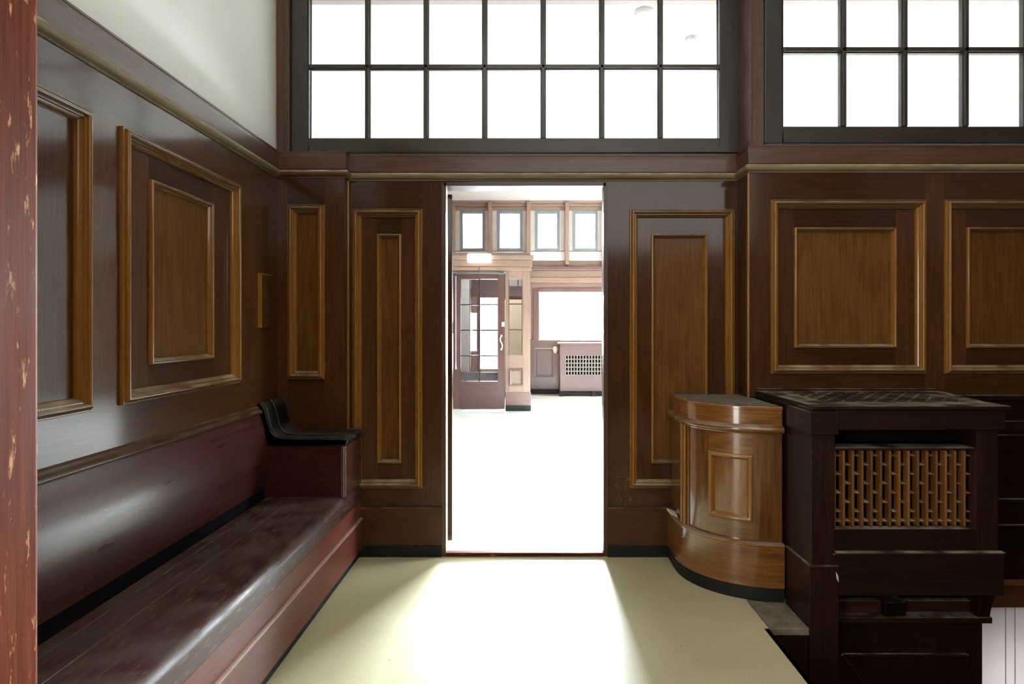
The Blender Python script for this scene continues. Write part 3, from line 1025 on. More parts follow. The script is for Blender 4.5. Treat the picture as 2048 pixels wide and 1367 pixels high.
# vertical moulding left of the panel, bead, frieze, top
m = MB()
q = [body_pt(10, BI - .004), body_pt(17, BI - .004)]
for a in (8, 13):
    p = body_pt(a, BI - .005)
    m.tube([(p[0], p[1], .272), (p[0], p[1], .80)], .009, 8, tint=1)
p = body_pt(18, BI - .003)
m.tube([(p[0], p[1], .274), (p[0], p[1], .79)], .005, 6, tint=.8)
m.build('side_molding', M['mold'], cc, smooth=60)
m = MB(); ccs(m, BI, [(-.02, .790), (.004, .790), (.006, .796)] + [(.006 + .022 * math.sin(math.radians(a)), .814 - .018 * math.cos(math.radians(a))) for a in range(0, 181, 20)] + [(.002, .836), (-.02, .836)])
m.build('bead_molding', M['curved'], cc, smooth=40)
m = MB(); ccs(m, BI, [(-.02, .83), (.002, .83), (.002, .906), (.006, .908), (.006, TOPZ - .004), (.003, TOPZ), (-.02, TOPZ)], tint=1.05)
m.build('frieze', M['curved'], cc, smooth=35)
m = MB()
tp = [(x, y, TOPZ - .001) for x, y in cc_path(BI + .004)]
m.poly(tp[::-1] + [(CCX - .004, YM - .001, TOPZ - .001)][:0] + [(CCX - .004, YM - .001, TOPZ - .001)], 'x', 0, 1)
m.build('top', M['dusttop'], cc)
# broken end of the skirting where bare timber shows at the wall
m = MB(); m.prism([(CCX - RA - .006, YM - .03), (CCX - RA + .030, YM - .10), (CCX - RA + .02, YM - .17), (CCX - RA - .004, YM - .10)], 'z', .272, .284, tint=1)
m.build('bare_edge', M['chip'], cc, bevel=.002)

# ------------------------------------------------------------------ radiator cabinet over the stairwell
SF = 459.0
YF = F / SF
X0, X1 = 1.236, 2.062
def rz(py): return wz(py, SF)
rc = empty('radiator_cabinet', (1.65, 2.8, 0), 'nearly black wooden radiator cabinet with vertical slat grille and lattice top', 'cabinet')
# carcase
m = MB()
m.box(X0, 1.34, YF, YF + .22, .0, .945, 'z', tint=1.25)          # corner post
m.box(1.966, X1, YF + .012, YF + .10, .137, .945, 'z', tint=1.15)  # right stile
m.box(1.34, 1.966, YF + .010, YF + .05, .324, .424, 'x', tint=.9)  # bottom rail
m.box(X0, X0 + .03, YF + .22, YR, .0, .945, 'y', tint=1.1)          # left side
m.box(X1 - .03, X1, YF + .10, YR, .137, .945, 'y', tint=.9)
m.build('carcase', M['cab'], rc, bevel=.003)
m = MB()
m.box(1.34, X1 + .016, YF - .006, YF + .05, rz(859), .952, 'x', tint=1.2)
m.box(1.34, X1 + .022, YF - .014, YF + .05, .944, .956, 'x', tint=1.3)
m.build('top_rail', M['cab'], rc, bevel=.003)
m = MB()
m.box(1.34, 1.966, YF + .02, YF + .12, rz(897) - .012, rz(897), 'x', tint=1.2)
m.build('grille_shelf', M['cab'], rc, bevel=.002)
m = MB()
m.box(1.33, X1 + .012, YF - .004, YF + .05, .137, .318, 'x', tint=1.1)
m.prism([(YF - .004, .318), (YF - .010, .319), (YF - .010, .325), (YF + .012, .328), (YF + .012, .318)], 'x', 1.34, X1 + .014, tint=1.5)
m.build('apron', M['cab'], rc, bevel=.002)
m = MB(); m.box(X0 + .03, X1 - .03, YR - .02, YR - .004, .137, .94, 'x'); m.build('back_lining', M['void'], rc)
m = MB(); m.box(X0 + .03, X1 - .03, YF + .05, YR - .021, .13, .14, 'x'); m.build('floor_lining', M['void'], rc)
m = MB(); m.box(X0 + .03, X1 - .03, YF + .17, YF + .18, rz(897), .94, 'x'); m.build('head_shade', M['void'], rc)  # dark sheet paints the shadowed band above the grille
# post: skirt, head block, chip
m = MB()
sk = [(X0, YF + .222), (X0, YF), (1.345, YF)]
m.sweep([(X0, YF + .236), (X0, YF), (1.342, YF)][::-1], [(.0, .0), (-.010, .0), (-.010, .262), (-.014, .264), (-.014, .270), (.0, .276)], tint=1.25) if False else None
m.box(X0 - .010, 1.350, YF - .010, YF + .225, -.9, .262, 'z', tint=1.35)
m.prism([(X0 - .014, YF - .014), (1.350, YF - .014), (1.350, YF + .22), (X0 - .014, YF + .225)], 'z', .262, .270, tint=2.0)
m.build('post_skirt', M['cab'], rc, bevel=.002)
m = MB()
m.box(X0 - .012, 1.349, YF - .016, YF + .215, rz(868), rz(822), 'x', tint=1.2)
m.box(X0 - .002, 1.330, YF - .006, YF + .20, rz(822), .952, 'x', tint=.9)
m.build('post_head', M['cab'], rc, bevel=.003)
m = MB()
m.poly([(1.3505, YF - .004, .235), (1.3505, YF + .004, .19), (1.352, YF - .010, .20)], 'z', 0, 1)
m.prism([(1.338, .245), (1.348, .225), (1.349, .200), (1.341, .215)], 'y', YF - .0112, YF - .008, tint=1)
m.build('paint_chip', M['chip'], rc)
# top slab with a sunk lattice
ZT = .966
m = MB()
gx0, gx1, gy0, gy1 = 1.36, 2.02, YF + .10, YR - .08
def tr_x(x, y):          # right edge runs out slightly towards the wall
    return x
m.box(X0 - .006, X1 + .020, YF - .030, gy0, ZT - .016, ZT, 'x', tint=1.2)
m.box(X0 - .004, 2.19, gy1, YR - .002, ZT - .016, ZT, 'x', tint=1.2)
m.box(X0 - .006, gx0, gy0, gy1, ZT - .016, ZT, 'y', tint=1.2)
m.prism([(gx1, gy0), (X1 + .020, gy0), (2.19, gy1), (gx1, gy1)], 'z', ZT - .016, ZT, tint=1.2)
m.box(X0 + .0, 2.19, YR - .030, YR - .002, ZT, ZT + .010, 'x', tint=1.2)
top = m.build('top_slab', M['cab'], rc, bevel=.003)
m = MB()
def clip_line(c, sgn):
    # line y = sgn*(x-c)*0.55 + gy0, clipped to the opening
    pts = []
    k = 1.2 * sgn
    for x in (gx0, gx1):
        y = gy0 + (x - c) * k
        if gy0 <= y <= gy1: pts.append((x, y))
    for y in (gy0, gy1):
        x = c + (y - gy0) / k
        if gx0 <= x <= gx1: pts.append((x, y))
    pts = sorted(set((round(a, 5), round(b_, 5)) for a, b_ in pts))
    return (pts[0], pts[-1]) if len(pts) >= 2 else None
for sgn, z in ((1, ZT - .0035), (-1, ZT - .002)):
    c = gx0 - 1.2
    while c < gx1 + 1.2:
        q = clip_line(c, sgn)
        if q and math.dist(*q) > .02:
            a, b_ = Vector(q[0]), Vector(q[1])
            d = (b_ - a).normalized()
            w = Vector((-d.y, d.x)) * .0075
            m.prism([tuple(a - w), tuple(b_ - w), tuple(b_ + w), tuple(a + w)], 'z', z - .004, z, g=(d.x, d.y, 0), tint=2.2)
        c += .078
m.build('lattice', M['cab'], top)
m = MB(); m.box(gx0, gx1, gy0, gy1, .90, .905, 'x'); m.build('lattice_void', M['void'], top)
# slat grille
gr = MB()
pitch = 18.75 / SF
gx = 1.352
za, zbm = rz(1057), rz(901)
for i in range(15):
    x = gx + i * pitch
    t = (.75 + .5 * random.random())
    # fin with a pointed front edge and tapered ends
    w, dpt = .0068, .034
    ys = YF + .022
    gr.prism([(x - w, ys + .010), (x - w * .7, ys + .002), (x, ys), (x + w * .7, ys + .002), (x + w, ys + .010), (x + w, ys + dpt), (x - w, ys + dpt)], 'z', za + .006, zbm - .008, tint=t)
    gr.prism([(x - w * .8, zbm - .008), (x, zbm + .001), (x + w * .8, zbm - .008)], 'y', ys + .004, ys + dpt, g='z', tint=t)
    gr.prism([(x - w * .8, za + .006), (x, za - .004), (x + w * .8, za + .006)], 'y', ys + .004, ys + dpt, g='z', tint=t)
    if i < 15:
        for r in range(8):
            if (i + r) % 2 == 0 or r == 7:
                z = zbm - .018 - .0413 * (r + .25)
                if z < za + .004: z = za + .004
                gr.prism([(ys + .014, z), (ys + .060, z + .006), (ys + .060, z - .003), (ys + .014, z - .003)], 'x', x + w, x + pitch - w, tint=1.5)
    gr.box(x - .002 + pitch * .5 - .007, x + pitch * .5 + .009, ys + .062, ys + .068, za, zbm, 'z', tint=.45) if i < 14 else None
grille = gr.build('slat_grille', M['slat'], rc)
m = MB(); m.box(1.34, 1.966, YF + .10, YF + .105, za - .01, zbm + .01, 'x'); m.build('grille_backing', M['void'], rc)
m = MB(); m.box(1.9605, 1.964, YF + .014, YF + .05, za, zbm, 'z', tint=3); m.build('grille_edge', M['cab'], rc)

# ------------------------------------------------------------------ stairwell below the cabinet
SS = 442.0
YSW = F / SS
m = MB()
m.box(1.345, wx(1972, SS), YSW + .02, YSW + .10, -.95, -.012, 'z', tint=1.0)
m.box(1.345, wx(1981, SS), YSW - .012, YSW + .12, -.030, -.002, 'x', tint=1.5)
m.box(1.345, wx(1772, SS), YSW + .03, YSW + .06, -.002, .055, 'x', tint=2.2)
m.box(wx(1812, SS), wx(1955, SS), YSW + .04, YSW + .07, -.002, .050, 'x', tint=1.6)
m.box(wx(1770, SS), wx(1812, SS), YSW + .0, YSW + .07, -.002, .060, 'z', tint=.4)
m.prism([(2.05, .137), (2.118, .137), (2.112, .10), (2.098, .06), (2.088, .02), (2.086, -.002), (2.03, -.002)], 'y', YSW - .01, YSW + .1, tint=.8)
m.box(1.345, 2.06, YSW + .10, YSW + .12, -.95, .14, 'z', tint=.3)
sw = m.build('wall_stairwell', M['cab'], bevel=.003)
tag(sw, 'nearly black stairwell panelling beneath the slatted radiator cabinet', 'wall', 'structure')
m = MB()
zz = wz(1313, SS)
m.box(wx(1690, SS), wx(1938, SS), YSW + .012, YSW + .022, zz - .004, zz + .006, 'x', tint=1.6)
m.box(wx(1936, SS), wx(1942, SS), YSW + .012, YSW + .022, -.95, zz, 'z', tint=1.2)
a, b_ = Vector((wx(1688, SS), zz)), Vector((wx(1688, SS) + .6, zz - .77))
d = (b_ - a).normalized(); w = Vector((-d.y, d.x)) * .005
m.prism([tuple(a - w), tuple(b_ - w), tuple(b_ + w), tuple(a + w)], 'y', YSW + .012, YSW + .022, tint=1.8)
m.build('panel_bead', M['cab'], sw)
m = MB(); m.box(FX, XE, 0.6, YH, -.96, -.95, 'x', tint=1)
structure(m, 'floor_stairwell', M['void'], 'dark floor far down in the stairwell', 'floor')
m = MB(); m.box(FX - .02, FX, 0.6, 2.49, -.95, -.0, 'y', tint=1)
m.box(FX, XE, .58, .6, -.95, 0, 'x', tint=1)
structure(m, 'trim_3', M['cab'], 'dark timber edge of the floor along the stairwell', 'trim')
# white painted boards at the back of the stairwell
m = MB()
xb = 2.07
edges = [wx(1975, 369.6) - .35, wx(1975, 369.6) - .1, wx(2008, 369.6), wx(2027, 369.6), wx(2047, 369.6), wx(2075, 369.6), wx(2110, 369.6), 3.2, 3.5, 3.8, XE]
for i in range(len(edges) - 1):
    m.box(edges[i] + .0025, edges[i + 1] - .0025, YR - .012, YR + .01, -.95, -.188, 'z', tint=1)
wb = m.build('wall_boards', M['boards'], bevel=.004)
tag(wb, 'white painted upright boards low in the stairwell at bottom right', 'wall', 'structure')
m = MB(); m.box(edges[0], XE, YR + .01, YR + .02, -.95, -.188, 'z', tint=1); m.build('board_joint', M['gap'], wb)
# dusty block at the head of the stairs
m = MB()
m.box(FX, X0 - .012, 2.497, YSTEP, -.034, -.002, 'x', tint=1)
blk = m.build('stair_block', M['dusttop'], loc=(1.14, 2.62, -.034), bevel=.003)
tag(blk, 'dusty grey-topped timber block at the stair edge beside curved cabinet', 'stair block')
m = MB(); m.box(FX + .004, X0 - .014, 2.507, YSTEP, -.95, -.034, 'z', tint=1.3); m.build('block_riser', M['cab'], blk, bevel=.003)

# ------------------------------------------------------------------ open door leaf into the hall
door = empty('door_1', (DX0 - .005, YH + .02, 0), 'dark wooden door leaf standing open in the doorway, seen edge on', 'door', 'structure')
m = MB()
import mathutils
R_ = Matrix.Rotation(math.radians(10.5), 3, 'Z')
hinge = Vector((wx(891, 335), YH + .02, 0))
mm = MB(); mm.box(0, .040, 0, .88, .03, 2.10, 'z', tint=1)
for i, v in enumerate(mm.v):
    mm.v[i] = tuple(hinge + R_ @ Vector(v))
mm.build('leaf', M['stile'], door, bevel=.003)
mm = MB(); mm.box(-.012, .004, .03, .85, .06, 2.06, 'z', tint=.9)
mm.box(.004, .036, -.0015, .002, 1.02, 1.16, 'z', tint=.5)
for i, v in enumerate(mm.v):
    mm.v[i] = tuple(hinge + R_ @ Vector(v))
mm.build('leaf_panel', M['dark'], door)

# ------------------------------------------------------------------ hall far wall
S = 101.0
def hx(px): return wx(px, S)
def hz(py): return wz(py, S)
YB = YFAR
wins = [(hx(920), hx(970)), (hx(994), hx(1045)), (hx(1070), hx(1119)), (hx(1145), hx(1195))]
CW0, CW1 = hz(501), hz(421)
BWX0, BWX1, BWZ0, BWZ1 = hx(1072), 3.0, hz(683), hz(578)
far = empty('wall_hall_back', (0, YB, 0), 'sunlit far wall of the hall, wood coloured pale for glare, with a row of clerestory windows', 'wall', 'structure')
m = MB()
T = .12
m.box(HX0, HX1, YB, YB + T, CW1, HC, 'x', tint=1.1)
xs = [HX0] + [v for w in wins for v in w] + [HX1]
m.box(HX0, HX1, YB, YB + T, BWZ1, CW0, 'x', tint=1.0)
VX0, VX1 = -.93, -.46          # bright outer opening seen through the vestibule glass
VZ0, VZ1 = .50, 1.90
m.box(HX0, -1.10, YB, YB + T, 0, BWZ1, 'z', tint=1)
m.box(-1.0, VX0, YB, YB + T, 0, BWZ1, 'z', tint=1)
m.box(-1.10, -1.0, YB, YB + T, 0, .85, 'z', tint=1)
m.box(-1.10, -1.0, YB, YB + T, 1.6, BWZ1, 'z', tint=1)
m.box(VX0, VX1, YB, YB + T, 0, VZ0, 'z', tint=1)
m.box(VX0, VX1, YB, YB + T, VZ1, BWZ1, 'z', tint=1)
m.box(VX1, BWX0, YB, YB + T, 0, BWZ1, 'z', tint=1)
m.box(BWX0, BWX1, YB, YB + T, 0, BWZ0, 'x', tint=.7)
m.box(BWX1, HX1, YB, YB + T, 0, BWZ1, 'z', tint=1)
m.build('wood_lining', M['hall'], far)
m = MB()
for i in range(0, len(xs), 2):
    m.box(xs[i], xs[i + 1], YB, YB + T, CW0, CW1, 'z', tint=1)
m.build('clerestory_bay', M['glarebay'], far)
# plaster frieze under the ceiling
m = MB()
m.box(HX0, HX1, YB - .05, YB - .001, hz(413), hz(405), 'x', tint=1.0)
m.box(HX0, HX1, YB - .10, YB - .001, hz(407), HC, 'x', tint=1.2)
m.build('frieze_rail', M['hall'], far, bevel=.01)
m = MB()
for k, px in enumerate((907, 981, 1057, 1133, 1207)):
    m.box(hx(px - 4), hx(px + 4), YB - .16, YB, hz(530), hz(407), 'z', tint=1.05)
m.build('clerestory_post', M['hall'], far, bevel=.01)
m = MB()
for (x0_, x1_) in wins:
    m.prism([(YB, CW0 - .02), (YB - .07, CW0 - .20), (YB, CW0 - .20)], 'x', x0_ - .14, x1_ + .14, tint=1)
m.build('sloping_sill', M['white'], far)
m = MB()
m.box(.05, HX1, YB - .09, YB, hz(541), hz(533), 'x', tint=1.2)
m.build('red_molding', M['hallred'], far, bevel=.012)
m = MB()
m.box(.05, HX1, YB - .05, YB, hz(555), hz(541), 'x', tint=1.0)
m.box(.05, HX1, YB - .07, YB, hz(565), hz(555), 'x', tint=1.1)
m.build('lintel', M['hall'], far, bevel=.01)
# wainscot panel right of the vestibule
m = MB()
m.box(.05, hx(1120), YB - .03, YB, .09, BWZ0 + .02, 'z', tint=.85)
m.box(.05, hx(1122), YB - .05, YB, BWZ0, BWZ0 + .04, 'x', tint=.9)
wn = m.build('low_wainscot', M['hallred'], far, bevel=.005)
m = MB(); pf = Pl((0, YB - .03, 0), (1, 0, 0), (0, 0, 1), (0, -1, 0))
m.frame(pf, hx(1069), hz(753), hx(1108), hz(695), [(0, 0), (0, .014), (.03, .010), (.045, 0)])
m.build('panel_molding', [M['hallred'], M['hallred']], wn)
m = MB(); m.box(.05, hx(1120), YB - .035, YB, 0, .10, 'x'); m.build('black_base', M['black'], far)

# windows in the far wall
def small_window(name, label, x0_, x1_, z0_, z1_, cat='window', cols=3, rows_=3, group=None):
    root = empty(name, ((x0_ + x1_) / 2, YB, z0_), label, cat, 'structure', group)
    a = MB()
    fw = .05
    a.box(x0_, x0_ + fw, YB - .01, YB + .08, z0_, z1_, 'z', tint=1); a.box(x1_ - fw, x1_, YB - .01, YB + .08, z0_, z1_, 'z', tint=1)
    a.box(x0_ + fw, x1_ - fw, YB - .01, YB + .08, z0_, z0_ + fw, 'x', tint=1); a.box(x0_ + fw, x1_ - fw, YB - .01, YB + .08, z1_ - fw, z1_, 'x', tint=1)
    a.build('window_frame', M['steelpaint'], root, bevel=.004)
    b2 = MB()
    for i in range(1, cols):
        x = x0_ + (x1_ - x0_) * i / cols
        b2.box(x - .006, x + .006, YB + .03, YB + .05, z0_ + fw, z1_ - fw, 'z', tint=1)
    for j in range(1, rows_):
        z = z0_ + (z1_ - z0_) * j / rows_
        b2.box(x0_ + fw, x1_ - fw, YB + .03, YB + .05, z - .006, z + .006, 'x', tint=1)
    b2.build('glazing_bars', M['steelpaint'], root)
    g_ = MB(); g_.poly([(x0_ + fw, YB + .04, z0_ + fw), (x1_ - fw, YB + .04, z0_ + fw), (x1_ - fw, YB + .04, z1_ - fw), (x0_ + fw, YB + .04, z1_ - fw)], 'z', 0, 1)
    g_.build('glass', M['glass'], root)
    return root
M['steelpaint'] = plain('grey_blue_window_paint', (0.20, 0.23, 0.25), rough=0.5)
M['glarebar'] = plain('glare_paled_bar', (0.9, 0.9, 0.9), rough=0.5)  # bars whitened: glare of the bright window put into their colour
ords = ['first', 'second', 'third', 'fourth']
for i, (a, b_) in enumerate(wins):
    small_window('window_%d' % (i + 3), '%s of four high clerestory windows from the left, bright daylight behind' % ords[i].capitalize(), a, b_, CW0, CW1, cols=1, rows_=1, group='clerestory windows in the hall')
w7 = empty('window_7', ((BWX0 + BWX1) / 2, YB, BWZ0), 'large bright low window in the hall behind the radiator', 'window', 'structure')
m = MB()
m.box(BWX0 - .06, BWX0 + .06, YB - .04, YB + .08, BWZ0, BWZ1, 'z'); m.box(BWX1 - .06, BWX1 + .06, YB - .04, YB + .08, BWZ0, BWZ1, 'z')
m.box(BWX0 + .06, BWX1 - .06, YB - .04, YB + .08, BWZ1 - .06, BWZ1 + .02, 'x'); m.box(BWX0 + .06, BWX1 - .06, YB - .03, YB + .08, BWZ0, BWZ0 + .03, 'x')
m.build('window_frame', M['hallred'], w7, bevel=.006)
m = MB()
for i in range(1, 6):
    x = BWX0 + .06 + (BWX1 - BWX0 - .12) * i / 6
    m.box(x - .004, x + .004, YB + .02, YB + .03, BWZ0 + .03, BWZ1 - .06, 'z', tint=1)
m.box(BWX0 + .06, BWX1 - .06, YB + .02, YB + .04, hz(631) - .004, hz(631) + .004, 'x', tint=1)
m.build('glazing_bars', M['glarebar'], w7)
m = MB(); m.poly([(BWX0, YB + .03, BWZ0), (BWX1, YB + .03, BWZ0), (BWX1, YB + .03, BWZ1), (BWX0, YB + .03, BWZ1)], 'z', 0, 1)
m.build('glass', M['glass'], w7)

# side walls of the hall
m = MB(); m.box(HX0 - .1, HX0, YC, YFAR + .2, 0, HC, 'y', tint=1)
structure(m, 'wall_hall_left', M['white'], 'white side wall of the hall to the left of the doorway view', 'wall')
m = MB()
m.box(HX1, HX1 + .1, YC, YFAR + .2, 0, 1.0, 'y', tint=1); m.box(HX1, HX1 + .1, YC, YFAR + .2, 3.0, HC, 'y', tint=1)
m.box(HX1, HX1 + .1, YC, 4.5, 1.0, 3.0, 'y', tint=1); m.box(HX1, HX1 + .1, 10.0, YFAR + .2, 1.0, 3.0, 'y', tint=1)
structure(m, 'wall_hall_right', M['white'], 'white side wall of the hall with a broad opening added for fill light', 'wall')

# ------------------------------------------------------------------ vestibule with glazed door
SV = 127.3
YV = F / SV
def vx(px): return wx(px, SV)
def vz(py): return wz(py, SV)
DXa, DXb = vx(906), vx(1009.5)
SXa, SXb = vx(1017), vx(1045)
VR = vx(1060.5)
VT = vz(510)
ves = empty('wall_vestibule', (-.5, YV, 0), 'wooden vestibule front, coloured pale for glare, standing forward of the far hall wall', 'wall', 'structure')
m = MB()
m.box(HX0, DXa - .01, YV, YV + .08, 0, VT, 'z', tint=.9)
m.box(DXa - .01, DXb + .01, YV, YV + .08, vz(545), VT, 'x', tint=1.0)
m.box(DXb + .01, SXa, YV, YV + .08, 0, VT, 'z', tint=.95)
m.box(SXa, SXb, YV, YV + .08, vz(558), VT, 'x', tint=1.1)
m.box(SXa, SXb, YV, YV + .08, 0, vz(710), 'x', tint=.95)
m.box(SXb, VR, YV, YV + .08, 0, VT, 'z', tint=1.05)
m.box(VR - .06, VR, YV + .08, YB, 0, VT, 'z', tint=1.1)
m.box(HX0, VR, YV, YB, VT, VT + .04, 'x', tint=1.0)
m.build('timber_front', M['hall'], ves, bevel=.004)
m = MB()
m.box(HX0, VR + .05, YV - .07, YV, vz(520), vz(511), 'x', tint=1.0)
m.box(HX0, VR + .03, YV - .05, YV, vz(533), vz(520), 'x', tint=.95)
m.box(HX0, VR + .02, YV - .03, YV, vz(541), vz(533), 'x', tint=1.1)
m.build('cornice', M['hall'], ves, bevel=.008)
m = MB()
m.box(DXb + .012, VR + .012, YV - .012, YV, .09, vz(784), 'x', tint=1.0)
m.build('skirting', M['hallred'], ves, bevel=.005)
m = MB(); m.box(DXb + .012, VR + .014, YV - .014, YV, 0, .09, 'x'); m.build('black_base', M['black'], ves)
pv = Pl((0, YV, 0), (1, 0, 0), (0, 0, 1), (0, -1, 0))
m = MB(); m.frame(pv, vx(1019), vz(771), vx(1047), vz(737), [(0, 0), (0, .02), (.012, .025), (.03, .012), (.034, 0)])
m.build('square_molding', [M['hallred'], M['hallred']], ves)
m = MB()
m.box(-2.0, -1.12, YB - .35, YB - .3, 0, VT, 'z', tint=1)
m.box(-2.2, -2.1, YV + .1, YB, 0, VT, 'z', tint=1)
m.build('vestibule_lining', M['frost'], ves)
m = MB(); m.box(VX1 + .02, VR - .062, YB - .35, YB - .3, 0, 1.85, 'z', tint=1); m.build('cream_panel', M['creamp'], ves)
m = MB()
m.box(VX1 + .02, VR - .062, YB - .35, YB - .3, 1.85, VT, 'z', tint=.7)
m.box(-1.12, VX1, YB - .02, YB - .002, 1.92, VT, 'z', tint=.8)
m.box(-1.0, VX0 - .004, YB - .02, YB - .002, 0, 1.92, 'z', tint=.8)
m.box(-1.12, -1.102, YB - .32, YB - .002, 0, VT, 'z', tint=.8)
m.build('inner_woodwork', M['doorwood'], ves)
m = MB(); m.box(-2.0, VX1 + .02, YB - .40, YB - .36, 0, .46, 'x', tint=1); m.build('inner_base', M['slate'], ves)
# glazed door
d2 = empty('door_2', ((DXa + DXb) / 2, YV, 0), 'dark glazed wooden door with eight panes in the hall vestibule', 'door', 'structure')
m = MB()
gxa, gxb = vx(921), vx(995.5)
gza, gzb = vz(762), vz(558)
yd0, yd1 = YV + .005, YV + .05
m.box(DXa, gxa, yd0, yd1, .03, vz(546), 'z', tint=1); m.box(gxb, DXb, yd0, yd1, .03, vz(546), 'z', tint=1)
m.box(gxa, gxb, yd0, yd1, gzb, vz(546), 'x', tint=1); m.box(gxa, gxb, yd0, yd1, .03, gza, 'x', tint=.95)
m.build('door_frame', M['doorwood'] if 'doorwood' in M else M['hallred'], d2, bevel=.004)
m = MB()
xc = vx(959)
m.box(xc - .011, xc + .011, yd0 - .004, yd1, gza, gzb, 'z', tint=.2)
for j in range(1, 4):
    z = gza + (gzb - gza) * j / 4
    m.box(gxa, gxb, yd0 - .002, yd1, z - .009, z + .009, 'x', tint=.2)
m.build('glazing_bars', M['hallred'], d2)
m = MB(); m.poly([(gxa, YV + .03, gza), (gxb, YV + .03, gza), (gxb, YV + .03, gzb), (gxa, YV + .03, gzb)], 'z', 0, 1); m.build('glass', M['doorglass'], d2)
m = MB()
hxx = vx(1002.5)
hp = []
for i in range(13):
    t = i / 12
    z = vz(698) + (vz(671) - vz(698)) * t
    hp.append((hxx + .016 * math.sin(2 * math.pi * t), yd0 - .015 - .03 * math.sin(math.pi * t), z))
m.tube(hp, .010, 8)
m.box(hxx - .016, hxx + .016, yd0 - .014, yd0, vz(700) , vz(696), 'z', tint=1); m.box(hxx - .016, hxx + .016, yd0 - .014, yd0, vz(673), vz(669), 'z', tint=1)
m.build('pull_handle', M['chrome'], d2, smooth=50)
m = MB(); m.box(vx(1003), vx(1009), yd0 - .012, yd0, vz(653), vz(643.5), 'z', tint=1)
m.build('lock_plate', M['chrome'], d2, bevel=.003)
m = MB()
zr = vz(547)
m.tube([(vx(911), yd0 - .045, zr), (vx(1007), yd0 - .045, zr)], .012, 8)
for px in (917, 935, 1000, 1006):
    m.tube([(vx(px) - .02, yd0 - .045, zr), (vx(px) + .02, yd0 - .045, zr)], .022, 8)
for px in (914, 1005):
    m.box(vx(px) - .012, vx(px) + .012, yd0 - .045, yd0, zr - .012, zr + .012, 'y', tint=1)
m.tube([(xc, yd0 - .05, vz(556)), (xc, yd0 - .055, vz(545)), (xc, yd0 - .05, vz(534))], .010, 8)
m.build('closer_rod', M['steel'], d2, smooth=50)
m = MB()
for z in (vz(566), vz(655), vz(765)):
    m.box(DXa - .018, DXa + .006, YV - .010, YV + .01, z - .09, z + .09, 'z', tint=1)
m.build('hinge', M['steel'], d2)
m = MB(); xcord = vx(912.5)
m.tube([(xcord, YV - .05, vz(552)), (xcord, YV - .05, vz(720))], .005, 6)
m.tube([(xcord, YV - .05, vz(720)), (xcord, YV - .05, vz(737))], [.006, .013], 8)
cord = m.build('pull_cord', M['chrome'], loc=(xcord, YV - .05, vz(737)), smooth=50)
tag(cord, 'thin white pull cord hanging beside the glazed hall door', 'cord')
# sidelight
w8 = empty('window_8', ((SXa + SXb) / 2, YV, vz(710)), 'narrow three pane sidelight beside the glazed hall door', 'window', 'structure')
m = MB()
for py in (607.5, 659):
    m.box(SXa, SXb, YV + .01, YV + .05, vz(py) - .009, vz(py) + .009, 'x', tint=.5)
m.box(SXa, SXa + .012, YV + .005, YV + .06, vz(710), vz(558), 'z', tint=.8); m.box(SXb - .012, SXb, YV + .005, YV + .06, vz(710), vz(558), 'z', tint=.8)
m.build('glazing_bars', M['hallred'], w8)
m = MB(); m.poly([(SXa, YV + .03, vz(710)), (SXb, YV + .03, vz(710)), (SXb, YV + .03, vz(558)), (SXa, YV + .03, vz(558))], 'z', 0, 1); m.build('glass', M['doorglass'], w8)
# exit light over the door
m = MB()
m.box(vx(937), vx(983), YV - .16, YV - .075, vz(526), vz(509.5), 'x', tint=1)
ex = m.build('exit_light', M['sign'], loc=(vx(960), YV - .1, vz(526)), bevel=.012)
tag(ex, 'glowing white light box fixed above the glazed hall door', 'light box')
m = MB(); m.box(vx(939), vx(981), YV - .075, YV - .068, vz(525), vz(511), 'x', tint=1); m.build('back_plate', M['signbox'], ex)

# hall radiator cabinet
SR = 104.8
YRC = F / SR
def qx(px): return wx(px, SR)
def qz(py): return wz(py, SR)
hr = empty('radiator_cabinet', (1.4, YRC, 0), 'reddish wooden radiator cabinet with dark lattice grille below the hall window', 'cabinet')
m = MB()
xa, xb_ = qx(1120), 3.0
ga, gb, gz0, gz1 = qx(1131), 2.8, qz(750), qz(710)
m.box(xa, xb_, YRC, YRC + .03, gz1, qz(688), 'x', tint=1); m.box(xa, xb_, YRC, YRC + .03, .10, gz0, 'x', tint=1)
m.box(xa, ga, YRC, YRC + .03, gz0, gz1, 'z', tint=1); m.box(gb, xb_, YRC, YRC + .03, gz0, gz1, 'z', tint=1)
m.box(xa, xa + .03, YRC + .03, YB - .05, .10, qz(688), 'z', tint=1); m.box(xb_ - .03, xb_, YRC + .03, YB - .05, .10, qz(688), 'z', tint=1)
m.build('carcase', M['hallpink'] if 'hallpink' in M else M['hallred'], hr, bevel=.005)
m = MB(); m.box(xa - .03, xb_ + .03, YRC - .03, YB - .04, qz(688), qz(688) + .03, 'x', tint=1.2); m.build('top', M['hallred'], hr, bevel=.006)
m = MB()
n = int((gb - ga) / .055)
for i in range(n + 1):
    x = ga + (gb - ga) * i / n
    m.box(x - .010, x + .010, YRC + .004, YRC + .018, gz0, gz1, 'z', tint=1)
for j in range(6):
    z = gz0 + (gz1 - gz0) * j / 5
    m.box(ga, gb, YRC + .008, YRC + .02, z - .009, z + .009, 'x', tint=1)
m.build('lattice_grille', plain('grille_bronze', (0.20, 0.18, 0.15), .4), hr)
m = MB(); m.box(ga, gb, YRC + .10, YRC + .11, gz0, gz1, 'x'); m.build('grille_backing', M['void'], hr)
m = MB()
m.box(xa + .04, xb_, YRC + .03, YRC + .06, 0.02, .10, 'x')
for px in (1124, 1189, 1250):
    m.box(qx(px) - .05, qx(px) + .05, YRC + .0, YRC + .06, 0, .10, 'x')
m.build('plinth', M['black'], hr)
m = MB()
